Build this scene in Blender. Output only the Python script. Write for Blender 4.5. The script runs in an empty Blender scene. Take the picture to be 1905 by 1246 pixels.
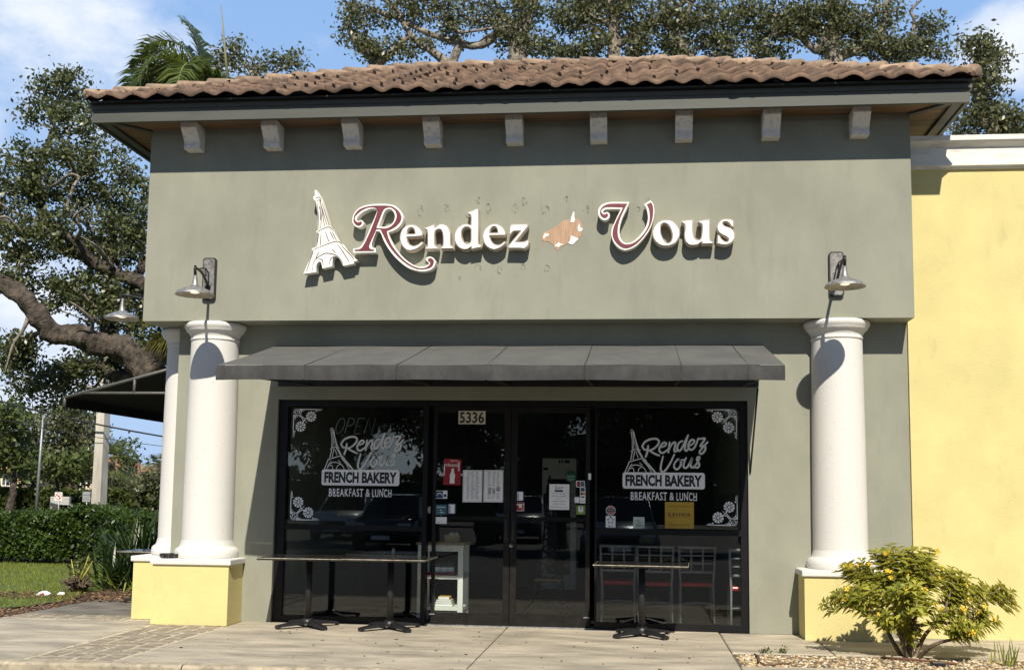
import bpy, bmesh, math, random
import numpy as np
from mathutils import Vector, Matrix
from mathutils.geometry import tessellate_polygon
S = bpy.context.scene
COL = S.collection
R = math.radians
# ------------------------------------------------------------------ camera
FPX, CX, CY, IW, IH = 2055.726, 970.908, 707.255, 1905.0, 1246.0
C0 = np.array([0.9161, -12.4336, 1.4629])
MR = np.array([[0.9947512654, 0.1016511280, 0.0117033363],
               [-0.0010468302, -0.1042606340, 0.9945494580],
               [-0.1023172715, 0.9893415833, 0.1036069861]])
cam = bpy.data.cameras.new("camera")
cam.sensor_fit = 'HORIZONTAL'; cam.sensor_width = 36.0
cam.lens = FPX / IW * 36.0
cam.shift_x = (IW / 2 - CX) / IW
cam.shift_y = (CY - IH / 2) / IW
cam.clip_start = 0.05; cam.clip_end = 3000
co = bpy.data.objects.new("camera", cam); COL.objects.link(co)
m = Matrix.Identity(4)
for i in range(3):
    m[i][0] = MR[0][i]; m[i][1] = MR[1][i]; m[i][2] = -MR[2][i]; m[i][3] = C0[i]
co.matrix_world = m
S.camera = co
def ray(x, y): return MR.T @ np.array([(x - CX) / FPX, -(y - CY) / FPX, 1.0])
def PY(x, y, Y):                    # survey helper: where a sight line meets the upright plane at depth Y
    d = ray(x, y); return C0 + d * (Y - C0[1]) / d[1]
def PZ(x, y, z=0.0):                # ... or the level plane at height z
    d = ray(x, y); return C0 + d * (z - C0[2]) / d[2]
# ------------------------------------------------------------------ world, sun, exposure
SUN = Vector((0.16, -1.0, 1.0)).normalized()
EL = math.asin(SUN.z); AZ = math.atan2(SUN.x, SUN.y)
w = bpy.data.worlds.new("World"); S.world = w; w.use_nodes = True
nt = w.node_tree; N = nt.nodes; L = nt.links
for n in list(N): N.remove(n)
out = N.new('ShaderNodeOutputWorld'); bg = N.new('ShaderNodeBackground')
sky = N.new('ShaderNodeTexSky'); sky.sky_type = 'NISHITA'; sky.sun_disc = False
sky.sun_elevation = EL; sky.sun_rotation = AZ
sky.air_density = 1.0; sky.dust_density = 0.6; sky.ozone_density = 1.6; sky.altitude = 0
bg.inputs['Strength'].default_value = 0.05
tc = N.new('ShaderNodeTexCoord')
def wmath(op, a, b=None, c=None):
    n = N.new('ShaderNodeMath'); n.operation = op
    for i, v in enumerate((a, b, c)):
        if v is None: continue
        if isinstance(v, (int, float)): n.inputs[i].default_value = v
        else: L.new(v, n.inputs[i])
    return n.outputs[0]
def cloud_blob(px, py, lo, hi):
    d = ray(px, py); d = d / np.linalg.norm(d)
    v = N.new('ShaderNodeVectorMath'); v.operation = 'DOT_PRODUCT'
    L.new(tc.outputs['Generated'], v.inputs[0]); v.inputs[1].default_value = tuple(d)
    mr = N.new('ShaderNodeMapRange'); mr.interpolation_type = 'SMOOTHSTEP'
    L.new(v.outputs['Value'], mr.inputs[0])
    mr.inputs[1].default_value = math.cos(R(hi)); mr.inputs[2].default_value = math.cos(R(lo))
    return mr.outputs[0]
mask = cloud_blob(0, 30, .2, 9.5)
for b in ((-150, 150, 1, 8), (120, 190, .1, 5.0), (20, 640, 1, 7), (100, 700, .5, 4), (1870, 90, .2, 3.2), (-300, 500, 2, 12), (2400, 300, 2, 12)):
    mask = wmath('MAXIMUM', mask, cloud_blob(*b))
mp = N.new('ShaderNodeMapping'); mp.inputs['Scale'].default_value = (1, 1, 1.7)
L.new(tc.outputs['Generated'], mp.inputs[0])
nz = N.new('ShaderNodeTexNoise'); nz.inputs['Scale'].default_value = 7; nz.inputs['Detail'].default_value = 10; nz.inputs['Roughness'].default_value = .6
L.new(mp.outputs[0], nz.inputs['Vector'])
a = wmath('ADD', wmath('MULTIPLY', nz.outputs[0], 2.3), wmath('MULTIPLY', mask, .72))
mr = N.new('ShaderNodeMapRange'); mr.interpolation_type = 'SMOOTHSTEP'
L.new(a, mr.inputs[0]); mr.inputs[1].default_value = 1.36; mr.inputs[2].default_value = 2.25
fac = wmath('MULTIPLY', mr.outputs[0], .95)
sp = N.new('ShaderNodeSeparateXYZ'); L.new(tc.outputs['Generated'], sp.inputs[0])
def mrange(src, a0, a1, b0, b1):
    n = N.new('ShaderNodeMapRange'); n.interpolation_type = 'SMOOTHSTEP'; L.new(src, n.inputs[0])
    for i, v in enumerate((a0, a1, b0, b1)): n.inputs[i + 1].default_value = v
    return n.outputs[0]
def mixc(f, a_, b_):
    n = N.new('ShaderNodeMix'); n.data_type = 'RGBA'; L.new(f, n.inputs[0]); L.new(a_, n.inputs[6])
    if isinstance(b_, tuple): n.inputs[7].default_value = (*b_, 1)
    else: L.new(b_, n.inputs[7])
    return n.outputs[2]
# thin bright veil over the half of the sky away from the sun, paler towards the horizon
veil2 = mixc(mrange(sp.outputs['Z'], -.9, -.8, 1, 1), sky.outputs[0], (4.4, 8.1, 14.7))
base_ = mixc(mrange(sp.outputs['Z'], .60, .0, 0, 1), veil2, (8.0, 11.0, 15.9))
blue = mixc(mrange(sp.outputs['Z'], -1, 1, .62, .62), sky.outputs[0], (1.1, 2.7, 6.0))
c1 = mixc(mrange(sp.outputs['Y'], -.05, .45, 0, .9), blue, base_)
c1 = mixc(wmath('MULTIPLY', mrange(sp.outputs['Z'], .085, .035, 0, 1), mrange(sp.outputs['Y'], -.2, -.6, 0, .85)), c1, (24.0, 27.0, 29.0))
c2_ = mixc(fac, c1, (15.4, 16.1, 17.2))
L.new(c2_, bg.inputs['Color']); L.new(bg.outputs[0], out.inputs['Surface'])
sun = bpy.data.lights.new("sun", 'SUN'); sun.energy = 5.0; sun.angle = R(.55); sun.color = (1.0, .93, .80)
so = bpy.data.objects.new("sun", sun); COL.objects.link(so)
so.rotation_euler = SUN.to_track_quat('Z', 'Y').to_euler(); so.location = (5, -30, 30)
S.view_settings.view_transform = 'Standard'; S.view_settings.look = 'None'
S.view_settings.exposure = 0.32; S.view_settings.gamma = 1.0
S.render.engine = 'CYCLES'
S.cycles.max_bounces = 10; S.cycles.transparent_max_bounces = 24

# ------------------------------------------------------------------ helpers
def tag(o, label=None, cat=None, group=None, kind=None):
    if label: o['label'] = label
    if cat: o['category'] = cat
    if group: o['group'] = group
    if kind: o['kind'] = kind
    return o
ROOT = {}
def thing(name, label, cat, loc=(0, 0, 0), group=None):
    o = bpy.data.objects.new(name, None); COL.objects.link(o)
    o.empty_display_size = .1
    o.location = Vector([float(v) for v in loc]); ROOT[o.name] = np.array([float(v) for v in loc])
    return tag(o, label, cat, group)
def rootloc(p):
    while p.parent: p = p.parent
    return ROOT.get(p.name, np.zeros(3))
def link_mesh(name, me, mat, parent=None):
    if mat is not None and not me.materials:
        for x in (mat if isinstance(mat, (list, tuple)) else [mat]): me.materials.append(x)
    o = bpy.data.objects.new(name, me); COL.objects.link(o)
    if parent: o.parent = parent
    return o
class MB:
    def __init__(s): s.v = []; s.f = []; s.sm = []; s.mi = []; s.m = 0
    def add(s, vs, fs, smooth=False):
        k = len(s.v); s.v.extend([tuple(map(float, p)) for p in vs])
        for f in fs: s.f.append([i + k for i in f]); s.sm.append(smooth); s.mi.append(s.m)
        return s
    def box(s, x0, x1, y0, y1, z0, z1):
        return s.add([(x0, y0, z0), (x1, y0, z0), (x1, y1, z0), (x0, y1, z0), (x0, y0, z1), (x1, y0, z1), (x1, y1, z1), (x0, y1, z1)],
              [(0, 3, 2, 1), (4, 5, 6, 7), (0, 1, 5, 4), (1, 2, 6, 5), (2, 3, 7, 6), (3, 0, 4, 7)])
    def bbox(s, x0, x1, y0, y1, z0, z1, b=.01):   # box with chamfered edges
        bm = bmesh.new(); bmesh.ops.create_cube(bm, size=1)
        for v in bm.verts: v.co = Vector(((x0 + x1) / 2 + v.co.x * (x1 - x0), (y0 + y1) / 2 + v.co.y * (y1 - y0), (z0 + z1) / 2 + v.co.z * (z1 - z0)))
        bmesh.ops.bevel(bm, geom=bm.edges[:], offset=b, segments=2, affect='EDGES', profile=.5)
        bm.verts.index_update()
        s.add([v.co for v in bm.verts], [[v.index for v in f.verts] for f in bm.faces]); bm.free(); return s
    def tube(s, pts, r, n=8, cap=True, smooth=True):
        pts = [Vector([float(c) for c in p]) for p in pts]
        rs = r if isinstance(r, (list, tuple, np.ndarray)) else [r] * len(pts)
        vs = []; fs = []; up = None
        for i, p in enumerate(pts):
            t = (pts[min(i + 1, len(pts) - 1)] - pts[max(i - 1, 0)])
            if t.length < 1e-9: t = Vector((0, 0, 1))
            t.normalize()
            if up is None: up = Vector((1, 0, 0)) if abs(t.x) < .8 else Vector((0, 1, 0))
            a = (up - t * up.dot(t))
            if a.length < 1e-6: a = t.orthogonal()
            a.normalize(); b = t.cross(a); up = a
            for k in range(n):
                q = 2 * math.pi * k / n; vs.append(p + (a * math.cos(q) + b * math.sin(q)) * rs[i])
        for i in range(len(pts) - 1):
            for k in range(n):
                fs.append((i * n + k, i * n + (k + 1) % n, (i + 1) * n + (k + 1) % n, (i + 1) * n + k))
        s.add(vs, fs, smooth)
        if cap:
            k = len(s.v) - len(vs)
            for ring in (list(range(n))[::-1], list(range(len(vs) - n, len(vs)))):
                s.f.append([k + i for i in ring]); s.sm.append(False); s.mi.append(s.m)
        return s
    def lathe(s, prof, cx, cy, z=0, n=32, a0=0, a1=2 * math.pi, smooth=True, axis='z'):
        full = abs(a1 - a0 - 2 * math.pi) < 1e-6; m_ = n if full else n + 1
        vs = []
        for (r, h) in prof:
            for k in range(m_):
                q = a0 + (a1 - a0) * k / n
                if axis == 'z': vs.append((cx + r * math.cos(q), cy + r * math.sin(q), z + h))
                else: vs.append((cx + r * math.cos(q), cy - h, z + r * math.sin(q)))
        fs = []
        for i in range(len(prof) - 1):
            for k in range(n):
                k2 = (k + 1) % m_ if full else k + 1
                fs.append((i * m_ + k, i * m_ + k2, (i + 1) * m_ + k2, (i + 1) * m_ + k))
        return s.add(vs, fs, smooth)
    def prism(s, loops, y0, y1, plane='xz', back=True):
        # loops: outer outline then holes in the plane's two axes; extruded between y0 (front) and y1
        tri = tessellate_polygon([[Vector((p[0], p[1], 0)) for p in lp] for lp in loops])
        flat = [p for lp in loops for p in lp]; n = len(flat)
        def V(p, y):
            if plane == 'xz': return (p[0], y, p[1])
            if plane == 'xy': return (p[0], p[1], y)
            return (y, p[0], p[1])
        vs = [V(p, y0) for p in flat] + [V(p, y1) for p in flat]
        def ar(t): a, b, c = [flat[i] for i in t]; return (b[0] - a[0]) * (c[1] - a[1]) - (c[0] - a[0]) * (b[1] - a[1])
        fs = []
        for t in tri:
            t = tuple(t)
            if ar(t) < 0: t = t[::-1]
            fs.append(t)
            if back: fs.append(tuple(i + n for i in t[::-1]))
        k = 0
        if abs(y1 - y0) > 1e-9:
            for lp in loops:
                l = len(lp)
                for i in range(l):
                    j = (i + 1) % l; fs.append((k + i, k + j, n + k + j, n + k + i))
                k += l
        return s.add(vs, fs)
    def build(s, name, mat, parent=None, auto=None):
        me = bpy.data.meshes.new(name)
        off = rootloc(parent) if parent else np.zeros(3)
        me.from_pydata([tuple(np.array(p) - off) for p in s.v], [], s.f)
        if any(s.sm): me.polygons.foreach_set('use_smooth', s.sm)
        if any(s.mi): me.polygons.foreach_set('material_index', s.mi)
        bm = bmesh.new(); bm.from_mesh(me); bmesh.ops.recalc_face_normals(bm, faces=bm.faces[:]); bm.to_mesh(me); bm.free()
        me.update()
        return link_mesh(name, me, mat, parent)
def np_mesh(name, V, F, mat, parent=None, smooth=False):
    # V (n,3), F (m,k) index array with equal face sizes
    off = rootloc(parent) if parent else np.zeros(3)
    me = bpy.data.meshes.new(name); V = np.asarray(V, np.float32) - off.astype(np.float32); F = np.asarray(F, np.int32)
    me.vertices.add(len(V)); me.vertices.foreach_set('co', V.ravel())
    k = F.shape[1]
    me.loops.add(F.size); me.loops.foreach_set('vertex_index', F.ravel())
    me.polygons.add(len(F)); me.polygons.foreach_set('loop_start', np.arange(len(F), dtype=np.int32) * k)
    me.polygons.foreach_set('loop_total', np.full(len(F), k, np.int32))
    if smooth: me.polygons.foreach_set('use_smooth', np.ones(len(F), bool))
    me.update(calc_edges=True); me.validate()
    return link_mesh(name, me, mat, parent)
# ------------------------------------------------------------------ materials
MATS = {}
def mat(name, col, rough=.6, var=.12, scale=3.0, bump=0.0, bscale=120.0, bdist=.004, metal=0.0, col2=None, spec=.5, detail=5.0, stretch=(1, 1, 1), coat=0.0, lo=.35, hi=.65):
    if name in MATS: return MATS[name]
    M = bpy.data.materials.new(name); M.use_nodes = True; t = M.node_tree; b = t.nodes['Principled BSDF']
    b.inputs['Roughness'].default_value = rough; b.inputs['Metallic'].default_value = metal
    b.inputs['Specular IOR Level'].default_value = spec
    if coat: b.inputs['Coat Weight'].default_value = coat
    g = t.nodes.new('ShaderNodeNewGeometry'); mp = t.nodes.new('ShaderNodeMapping'); mp.inputs['Scale'].default_value = stretch
    t.links.new(g.outputs['Position'], mp.inputs[0])
    n = t.nodes.new('ShaderNodeTexNoise'); n.inputs['Scale'].default_value = scale; n.inputs['Detail'].default_value = detail; n.inputs['Roughness'].default_value = .6
    t.links.new(mp.outputs[0], n.inputs['Vector'])
    r = t.nodes.new('ShaderNodeValToRGB'); c = np.array(col[:3])
    c2 = np.array(col2[:3]) if col2 is not None else c * (1 - 2 * var)
    c1 = c if col2 is not None else c * (1 + var)
    r.color_ramp.elements[0].position = lo; r.color_ramp.elements[1].position = hi
    r.color_ramp.elements[0].color = (*np.clip(c2, 0, 1), 1); r.color_ramp.elements[1].color = (*np.clip(c1, 0, 1), 1)
    t.links.new(n.outputs[0], r.inputs[0]); t.links.new(r.outputs[0], b.inputs['Base Color'])
    if bump:
        n2 = t.nodes.new('ShaderNodeTexNoise'); n2.inputs['Scale'].default_value = bscale; n2.inputs['Detail'].default_value = 4
        t.links.new(g.outputs['Position'], n2.inputs['Vector'])
        bp = t.nodes.new('ShaderNodeBump'); bp.inputs['Strength'].default_value = bump; bp.inputs['Distance'].default_value = bdist
        t.links.new(n2.outputs[0], bp.inputs['Height']); t.links.new(bp.outputs[0], b.inputs['Normal'])
    MATS[name] = M; return M
def leaf_mat(name, c1, c2, rough=.42, trans=.25, tcol=None):
    if name in MATS: return MATS[name]
    M = bpy.data.materials.new(name); M.use_nodes = True; t = M.node_tree; b = t.nodes['Principled BSDF']
    b.inputs['Roughness'].default_value = rough; b.inputs['Specular IOR Level'].default_value = .35
    g = t.nodes.new('ShaderNodeNewGeometry'); r = t.nodes.new('ShaderNodeValToRGB')
    r.color_ramp.elements[0].color = (*c1, 1); r.color_ramp.elements[1].color = (*c2, 1)
    t.links.new(g.outputs['Random Per Island'], r.inputs[0]); t.links.new(r.outputs[0], b.inputs['Base Color'])
    tr = t.nodes.new('ShaderNodeBsdfTranslucent'); mx = t.nodes.new('ShaderNodeMixShader'); mx.inputs[0].default_value = trans
    tr.inputs['Color'].default_value = (*(tcol or tuple(np.array(c2) * 1.6)), 1)
    t.links.new(b.outputs[0], mx.inputs[1]); t.links.new(tr.outputs[0], mx.inputs[2])
    t.links.new(mx.outputs[0], t.nodes['Material Output'].inputs['Surface'])
    MATS[name] = M; return M
def glass_mat():
    M = bpy.data.materials.new('window_glass'); M.use_nodes = True; t = M.node_tree
    for n in list(t.nodes):
        if n.type != 'OUTPUT_MATERIAL': t.nodes.remove(n)
    o = [n for n in t.nodes if n.type == 'OUTPUT_MATERIAL'][0]
    lw = t.nodes.new('ShaderNodeLayerWeight'); lw.inputs['Blend'].default_value = .5
    pw = t.nodes.new('ShaderNodeMath'); pw.operation = 'POWER'; t.links.new(lw.outputs['Facing'], pw.inputs[0]); pw.inputs[1].default_value = 5
    f = t.nodes.new('ShaderNodeMath'); f.operation = 'MULTIPLY_ADD'; t.links.new(pw.outputs[0], f.inputs[0]); f.inputs[1].default_value = .92; f.inputs[2].default_value = .065
    tr = t.nodes.new('ShaderNodeBsdfTransparent'); tr.inputs[0].default_value = (.80, .84, .83, 1)
    gl = t.nodes.new('ShaderNodeBsdfGlossy'); gl.inputs['Roughness'].default_value = .0; gl.inputs[0].default_value = (.95, 1, 1, 1)
    mx = t.nodes.new('ShaderNodeMixShader')
    t.links.new(f.outputs[0], mx.inputs[0]); t.links.new(tr.outputs[0], mx.inputs[1]); t.links.new(gl.outputs[0], mx.inputs[2])
    t.links.new(mx.outputs[0], o.inputs['Surface']); return M
def emis(name, col, s):
    M = bpy.data.materials.new(name); M.use_nodes = True; b = M.node_tree.nodes['Principled BSDF']
    b.inputs['Base Color'].default_value = (*col, 1); b.inputs['Emission Color'].default_value = (*col, 1); b.inputs['Emission Strength'].default_value = s
    return M
GREY = (.275, .278, .222)
m_wall = mat('sage_grey_stucco', GREY, .88, .06, 1.6, .6, 120, stretch=(1, 1, .6), bdist=.006, detail=10)
m_wall_low = m_wall
m_yellow = mat('yellow_stucco', (.65, .562, .25), .88, .045, 1.6, .6, 110, bdist=.006, detail=10)
m_white = mat('white_stucco', (.665, .65, .62), .85, .06, 42, .6, 70, col2=(.52, .50, .46), detail=3, lo=.27, hi=.37, bdist=.006)
m_cornice = mat('weathered_white_cornice', (.68, .66, .60), .8, .12, 6, .3, 90, stretch=(.5, 1, 2.5), lo=.28, hi=.5)
m_fascia = mat('grey_fascia_paint', (.074, .078, .068), .55, .06, 2.5, stretch=(.3, 1, 3))
m_stone = mat('cast_stone', (.68, .64, .59), .85, .14, 22, .5, 90, lo=.25, hi=.5)
m_wood = mat('soffit_boards', (.21, .125, .068), .6, .28, 7, stretch=(.15, 5, 3))
m_dark = mat('black_aluminium', (.006, .006, .007), .45, .15, 6, spec=.3)
m_darkm = mat('black_painted_metal', (.014, .014, .015), .45, .2, 9)
m_glass = glass_mat()
m_awn = mat('charcoal_canvas', (.052, .051, .051), .85, .16, 5, .25, 300, stretch=(1.5, .5, .8))
m_black_cloth = mat('black_canvas', (.006, .006, .006), .95, .1, 5)
m_conc = mat('concrete', (.52, .455, .35), .9, .24, 1.7, .5, 90, col2=(.25, .22, .172), detail=10, stretch=(.7, 2.0, 1), lo=.32, hi=.66)
m_kerb = mat('kerb_concrete', (.40, .34, .245), .9, .16, 6, .5, 90, detail=8)
m_paver = mat('clay_pavers', (.29, .245, .18), .9, .2, 9, .4, 120)
m_asph = mat('asphalt', (.036, .036, .036), .9, .2, 4, .6, 150)
m_mortar = mat('sand_joint', (.52, .45, .33), .95, .2, 14)
m_joint = mat('dark_joint', (.10, .085, .065), .95, .2, 14)
m_dirt = mat('soil', (.085, .06, .04), .95, .3, 6, .6, 40)
m_lawn = mat('lawn_soil', (.09, .12, .03), .95, .3, 5, .6, 60)
m_bark = mat('oak_bark', (.088, .070, .054), .95, .38, 7, 1.0, 26, bdist=.035, detail=10)
m_bark_grey = mat('pale_bark', (.27, .235, .19), .95, .32, 9, 1.0, 30, bdist=.03)
m_galv = mat('galvanised_steel', (.30, .30, .30), .5, .25, 20, metal=.6, lo=.3, hi=.6)
m_lampin = mat('lamp_inside_enamel', (.55, .50, .42), .6, .1, 10)
m_plate = mat('lamp_plate_steel', (.24, .23, .22), .55, .25, 24, metal=.5)
m_signw = mat('sign_white', (.86, .84, .77), .5, .03, 6)
m_sigr = mat('sign_burgundy', (.165, .026, .042), .45, .06, 6)
m_sigs = mat('sign_return_tan', (.62, .54, .45), .6, .1, 8)
m_sigd = mat('sign_trim_brown', (.10, .055, .045), .6, .1, 8)
m_decal = mat('etched_vinyl', (.72, .74, .75), .7, .04, 6)
m_decal2 = mat('white_vinyl', (.93, .94, .95), .6, .03, 6)
m_paper = mat('paper', (.90, .91, .93), .7, .04, 8)
m_ink = mat('black_ink', (.02, .02, .02), .6, .1, 8)
m_inkg = mat('grey_ink', (.42, .43, .45), .7, .25, 60)
OAK = leaf_mat('oak_leaves', (.022, .036, .011), (.150, .168, .066), .36, .2)
OAK2 = leaf_mat('oak_leaves_olive', (.036, .048, .018), (.185, .192, .090), .38, .22)
FAR = leaf_mat('far_leaves', (.035, .055, .013), (.105, .130, .030), .5, .25)
HEDGE = leaf_mat('hedge_leaves', (.012, .030, .006), (.078, .125, .022), .4, .2)
PALM = leaf_mat('palm_leaves', (.035, .060, .012), (.120, .150, .030), .4, .3)
PALMY = leaf_mat('cabbage_palm_leaves', (.06, .075, .015), (.22, .20, .05), .5, .3)
STRAP = leaf_mat('strappy_leaves', (.012, .030, .008), (.055, .085, .022), .35, .2)
SHRUB = leaf_mat('shrub_leaves', (.07, .105, .014), (.43, .41, .07), .38, .32)
GRASS = leaf_mat('grass_blades', (.075, .115, .016), (.30, .33, .06), .5, .3)
# ------------------------------------------------------------------ outlines, text, strokes
def smooth_loop(pts, k=6):
    # pts: (x, y) smooth or (x, y, 1) corner; closed Catmull-Rom
    n = len(pts); o = []
    P = [np.array(p[:2], float) for p in pts]; c = [len(p) > 2 for p in pts]
    for i in range(n):
        p0, p1, p2, p3 = P[i - 1], P[i], P[(i + 1) % n], P[(i + 2) % n]
        m1 = (p2 - p1) * 1.0 if c[i] else (p2 - p0) * .5
        m2 = (p2 - p1) * 1.0 if c[(i + 1) % n] else (p3 - p1) * .5
        lm = np.linalg.norm(p2 - p1)
        for q in (m1, m2):
            l = np.linalg.norm(q)
            if l > 1.3 * lm and l > 0: q *= 1.3 * lm / l
        for j in range(k):
            t = j / k; h = t * t * t; s = t * t
            o.append((2*h-3*s+1)*p1 + (h-2*s+t)*m1 + (-2*h+3*s)*p2 + (h-s)*m2)
    return o
def smooth_path(pts, k=6):
    P = [np.array(p, float) for p in pts]; n = len(P); o = []
    for i in range(n - 1):
        p1, p2 = P[i], P[i + 1]; p0 = P[i - 1] if i else p1; p3 = P[i + 2] if i + 2 < n else p2
        m1 = (p2 - p0) * .5; m2 = (p3 - p1) * .5
        for j in range(k):
            t = j / k; h = t * t * t; s = t * t
            o.append((2*h-3*s+1)*p1 + (h-2*s+t)*m1 + (-2*h+3*s)*p2 + (h-s)*m2)
    o.append(P[-1]); return o
def area(lp): return .5 * sum(lp[i-1][0]*lp[i][1] - lp[i][0]*lp[i-1][1] for i in range(len(lp)))
def dedupe(lp, e=1e-4):
    o = [lp[0]]
    for p in lp[1:]:
        if np.hypot(p[0]-o[-1][0], p[1]-o[-1][1]) > e: o.append(p)
    if np.hypot(o[0][0]-o[-1][0], o[0][1]-o[-1][1]) < e: o.pop()
    return o
def offset(lp, d):                  # grow (d > 0) a counter-clockwise outline
    n = len(lp); o = []
    for i in range(n):
        a, b, c = np.array(lp[i-1]), np.array(lp[i]), np.array(lp[(i+1) % n])
        e1 = b - a; e2 = c - b; l1 = np.linalg.norm(e1) + 1e-12; l2 = np.linalg.norm(e2) + 1e-12
        n1 = np.array([e1[1], -e1[0]]) / l1; n2 = np.array([e2[1], -e2[0]]) / l2
        q = n1 + n2; l = np.linalg.norm(q)
        q = q / l if l > 1e-6 else n1
        o.append(b + q * d / max(.55, q @ n1))
    return o
def ribbon(mb, pts, wid, y, yb=None, k=6, plane=None):
    # flat stroke with a width per point, in the XZ plane at depth y
    p = smooth_path(pts, k); n = len(p)
    ws = np.interp(np.linspace(0, 1, n), np.linspace(0, 1, len(wid)), wid) if isinstance(wid, (list, tuple)) else np.full(n, wid)
    vs = []; fs = []
    for i in range(n):
        t = p[min(i+1, n-1)] - p[max(i-1, 0)]; t = t / (np.linalg.norm(t) + 1e-12); q = np.array([-t[1], t[0]]) * ws[i] / 2
        vs += [(p[i][0]+q[0], y, p[i][1]+q[1]), (p[i][0]-q[0], y, p[i][1]-q[1])]
    for i in range(n - 1): fs.append((2*i, 2*i+1, 2*i+3, 2*i+2))
    mb.add(vs, fs)
    for e, s in ((0, -1), (n-1, 1)):       # round ends
        t = p[min(e+1, n-1)] - p[max(e-1, 0)]; a0 = math.atan2(t[1], t[0]) + (math.pi/2 if s < 0 else -math.pi/2)
        c = [(p[e][0] + ws[e]/2*math.cos(a0 + math.pi*j/6), y, p[e][1] + ws[e]/2*math.sin(a0 + math.pi*j/6)) for j in range(7)]
        mb.add(c, [tuple(range(7))])
def text_mesh(txt, x, z, width, height, y, bold=0.0, shear=0.0, spacing=1.0):
    # built-in lettering fitted into a box whose lower left corner is (x, z), in the plane Y = y, as (verts, faces)
    cu = bpy.data.curves.new('t', 'FONT'); cu.body = txt; cu.offset = bold; cu.resolution_u = 3; cu.shear = shear; cu.space_character = spacing
    o = bpy.data.objects.new('t', cu); COL.objects.link(o)
    dg = bpy.context.evaluated_depsgraph_get(); dg.update()
    me = bpy.data.meshes.new_from_object(o.evaluated_get(dg))
    V = np.array([v.co[:] for v in me.vertices]); F = [list(p.vertices) for p in me.polygons]
    bpy.data.objects.remove(o); bpy.data.curves.remove(cu); bpy.data.meshes.remove(me)
    lo = V.min(0); hi = V.max(0); q = (V - lo) / np.maximum(hi - lo, 1e-9)
    return [(x + p[0]*width, y, z + p[1]*height) for p in q], F
def put_text(mb, *a, **k):
    v, f = text_mesh(*a, **k); mb.add(v, f)
def children(o): return [c for c in bpy.data.objects if c.parent == o]
KIDS = None
def dup(root, loc, rotz=None, label=None, scale=None):
    r = root.copy(); COL.objects.link(r); r.location = loc
    if rotz is not None: r.rotation_euler = (0, 0, rotz)
    if scale: r.scale = (scale,)*3
    if label: r['label'] = label
    for ch in list(root.children):
        c = ch.copy(); COL.objects.link(c); c.parent = r
        for g in list(ch.children):
            d = g.copy(); COL.objects.link(d); d.parent = c
    return r
rng = np.random.default_rng(7)
# ------------------------------------------------------------------ vegetation
def leaves(centers, per, sigma, size, rg, aspect=.5, droop=.0, flat=.75):
    # leaf-sized folded diamonds scattered round each twig end -> arrays
    C = np.repeat(np.asarray(centers, float), per, axis=0); n = len(C)
    P = C + rg.normal(0, 1, (n, 3)) * np.array([sigma, sigma, sigma*flat])
    d = rg.normal(0, 1, (n, 3)); d[:, 2] -= droop; d /= np.linalg.norm(d, axis=1)[:, None]
    u = rg.normal(0, 1, (n, 3)); u = np.cross(d, u); u /= np.linalg.norm(u, axis=1)[:, None] + 1e-9
    s = size * rg.uniform(.6, 1.3, n)[:, None]; nrm = np.cross(d, u)
    V = np.stack([P - d*s*.5, P + u*s*aspect*.5 + nrm*s*.1, P + d*s*.5, P - u*s*aspect*.5 + nrm*s*.1], 1).reshape(-1, 3)
    F = np.arange(n*4).reshape(-1, 4); return V, F
def grow(trunks, targets, rg, step=.45, r_twig=.008, expo=2.3, wob=.12, keep=1.0):
    # join scattered twig ends to the trunk lines by shortest wandering limbs -> list of (p, parent, r)
    P = []; par = []; fix = []; length = []
    for tr in trunks:
        pts, rad = tr; prev = -1
        if P:
            d = np.linalg.norm(np.array(P) - np.array(pts[0]), axis=1); prev = int(d.argmin())
        sp = smooth_path(pts, 8); rr = np.interp(np.linspace(0, 1, len(sp)), np.linspace(0, 1, len(rad)), rad)
        for p, r in zip(sp, rr):
            P.append(p); par.append(prev); fix.append(r); length.append((length[prev] if prev >= 0 else 0) + .1); prev = len(P) - 1
    T = [np.asarray(t, float) for t in targets]
    base = np.array(P)
    order = sorted(range(len(T)), key=lambda i: np.min(np.linalg.norm(base - T[i], axis=1)))
    A = np.zeros((len(P) + len(T)*12, 3)); A[:len(P)] = P; Ln = np.zeros(len(A)); Ln[:len(P)] = length; k = len(P)
    ends = []
    for i in order:
        t = T[i]; d = np.linalg.norm(A[:k] - t, axis=1); c = d + .28*Ln[:k]; j = int(c.argmin())
        n = max(1, min(11, int(d[j] / step))); p0 = A[j].copy(); prev = j
        sag = np.array([0, 0, -.12*d[j]*0])
        for q in range(1, n + 1):
            f = q / n; p = p0 + (t - p0)*f
            if q < n: p = p + rg.normal(0, wob*step, 3) + np.array([0, 0, .06*d[j]*math.sin(math.pi*f)])
            A[k] = p; Ln[k] = Ln[prev] + d[j]/n; par.append(prev); fix.append(0); prev = k; k += 1
            if k >= len(A) - 14: A = np.vstack([A, np.zeros_like(A)]); Ln = np.concatenate([Ln, np.zeros_like(Ln)])
        ends.append(prev)
    rad = np.zeros(k); acc = np.zeros(k); leaf = np.ones(k, bool)
    for j in par:
        if j >= 0: leaf[j] = False
    for i in range(k - 1, -1, -1):
        r = r_twig if leaf[i] else acc[i] ** (1/expo)
        r = max(r, fix[i]) if fix[i] else r
        rad[i] = r
        if par[i] >= 0 and not fix[i]: acc[par[i]] += r ** expo
    return A[:k], par, rad
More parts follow.
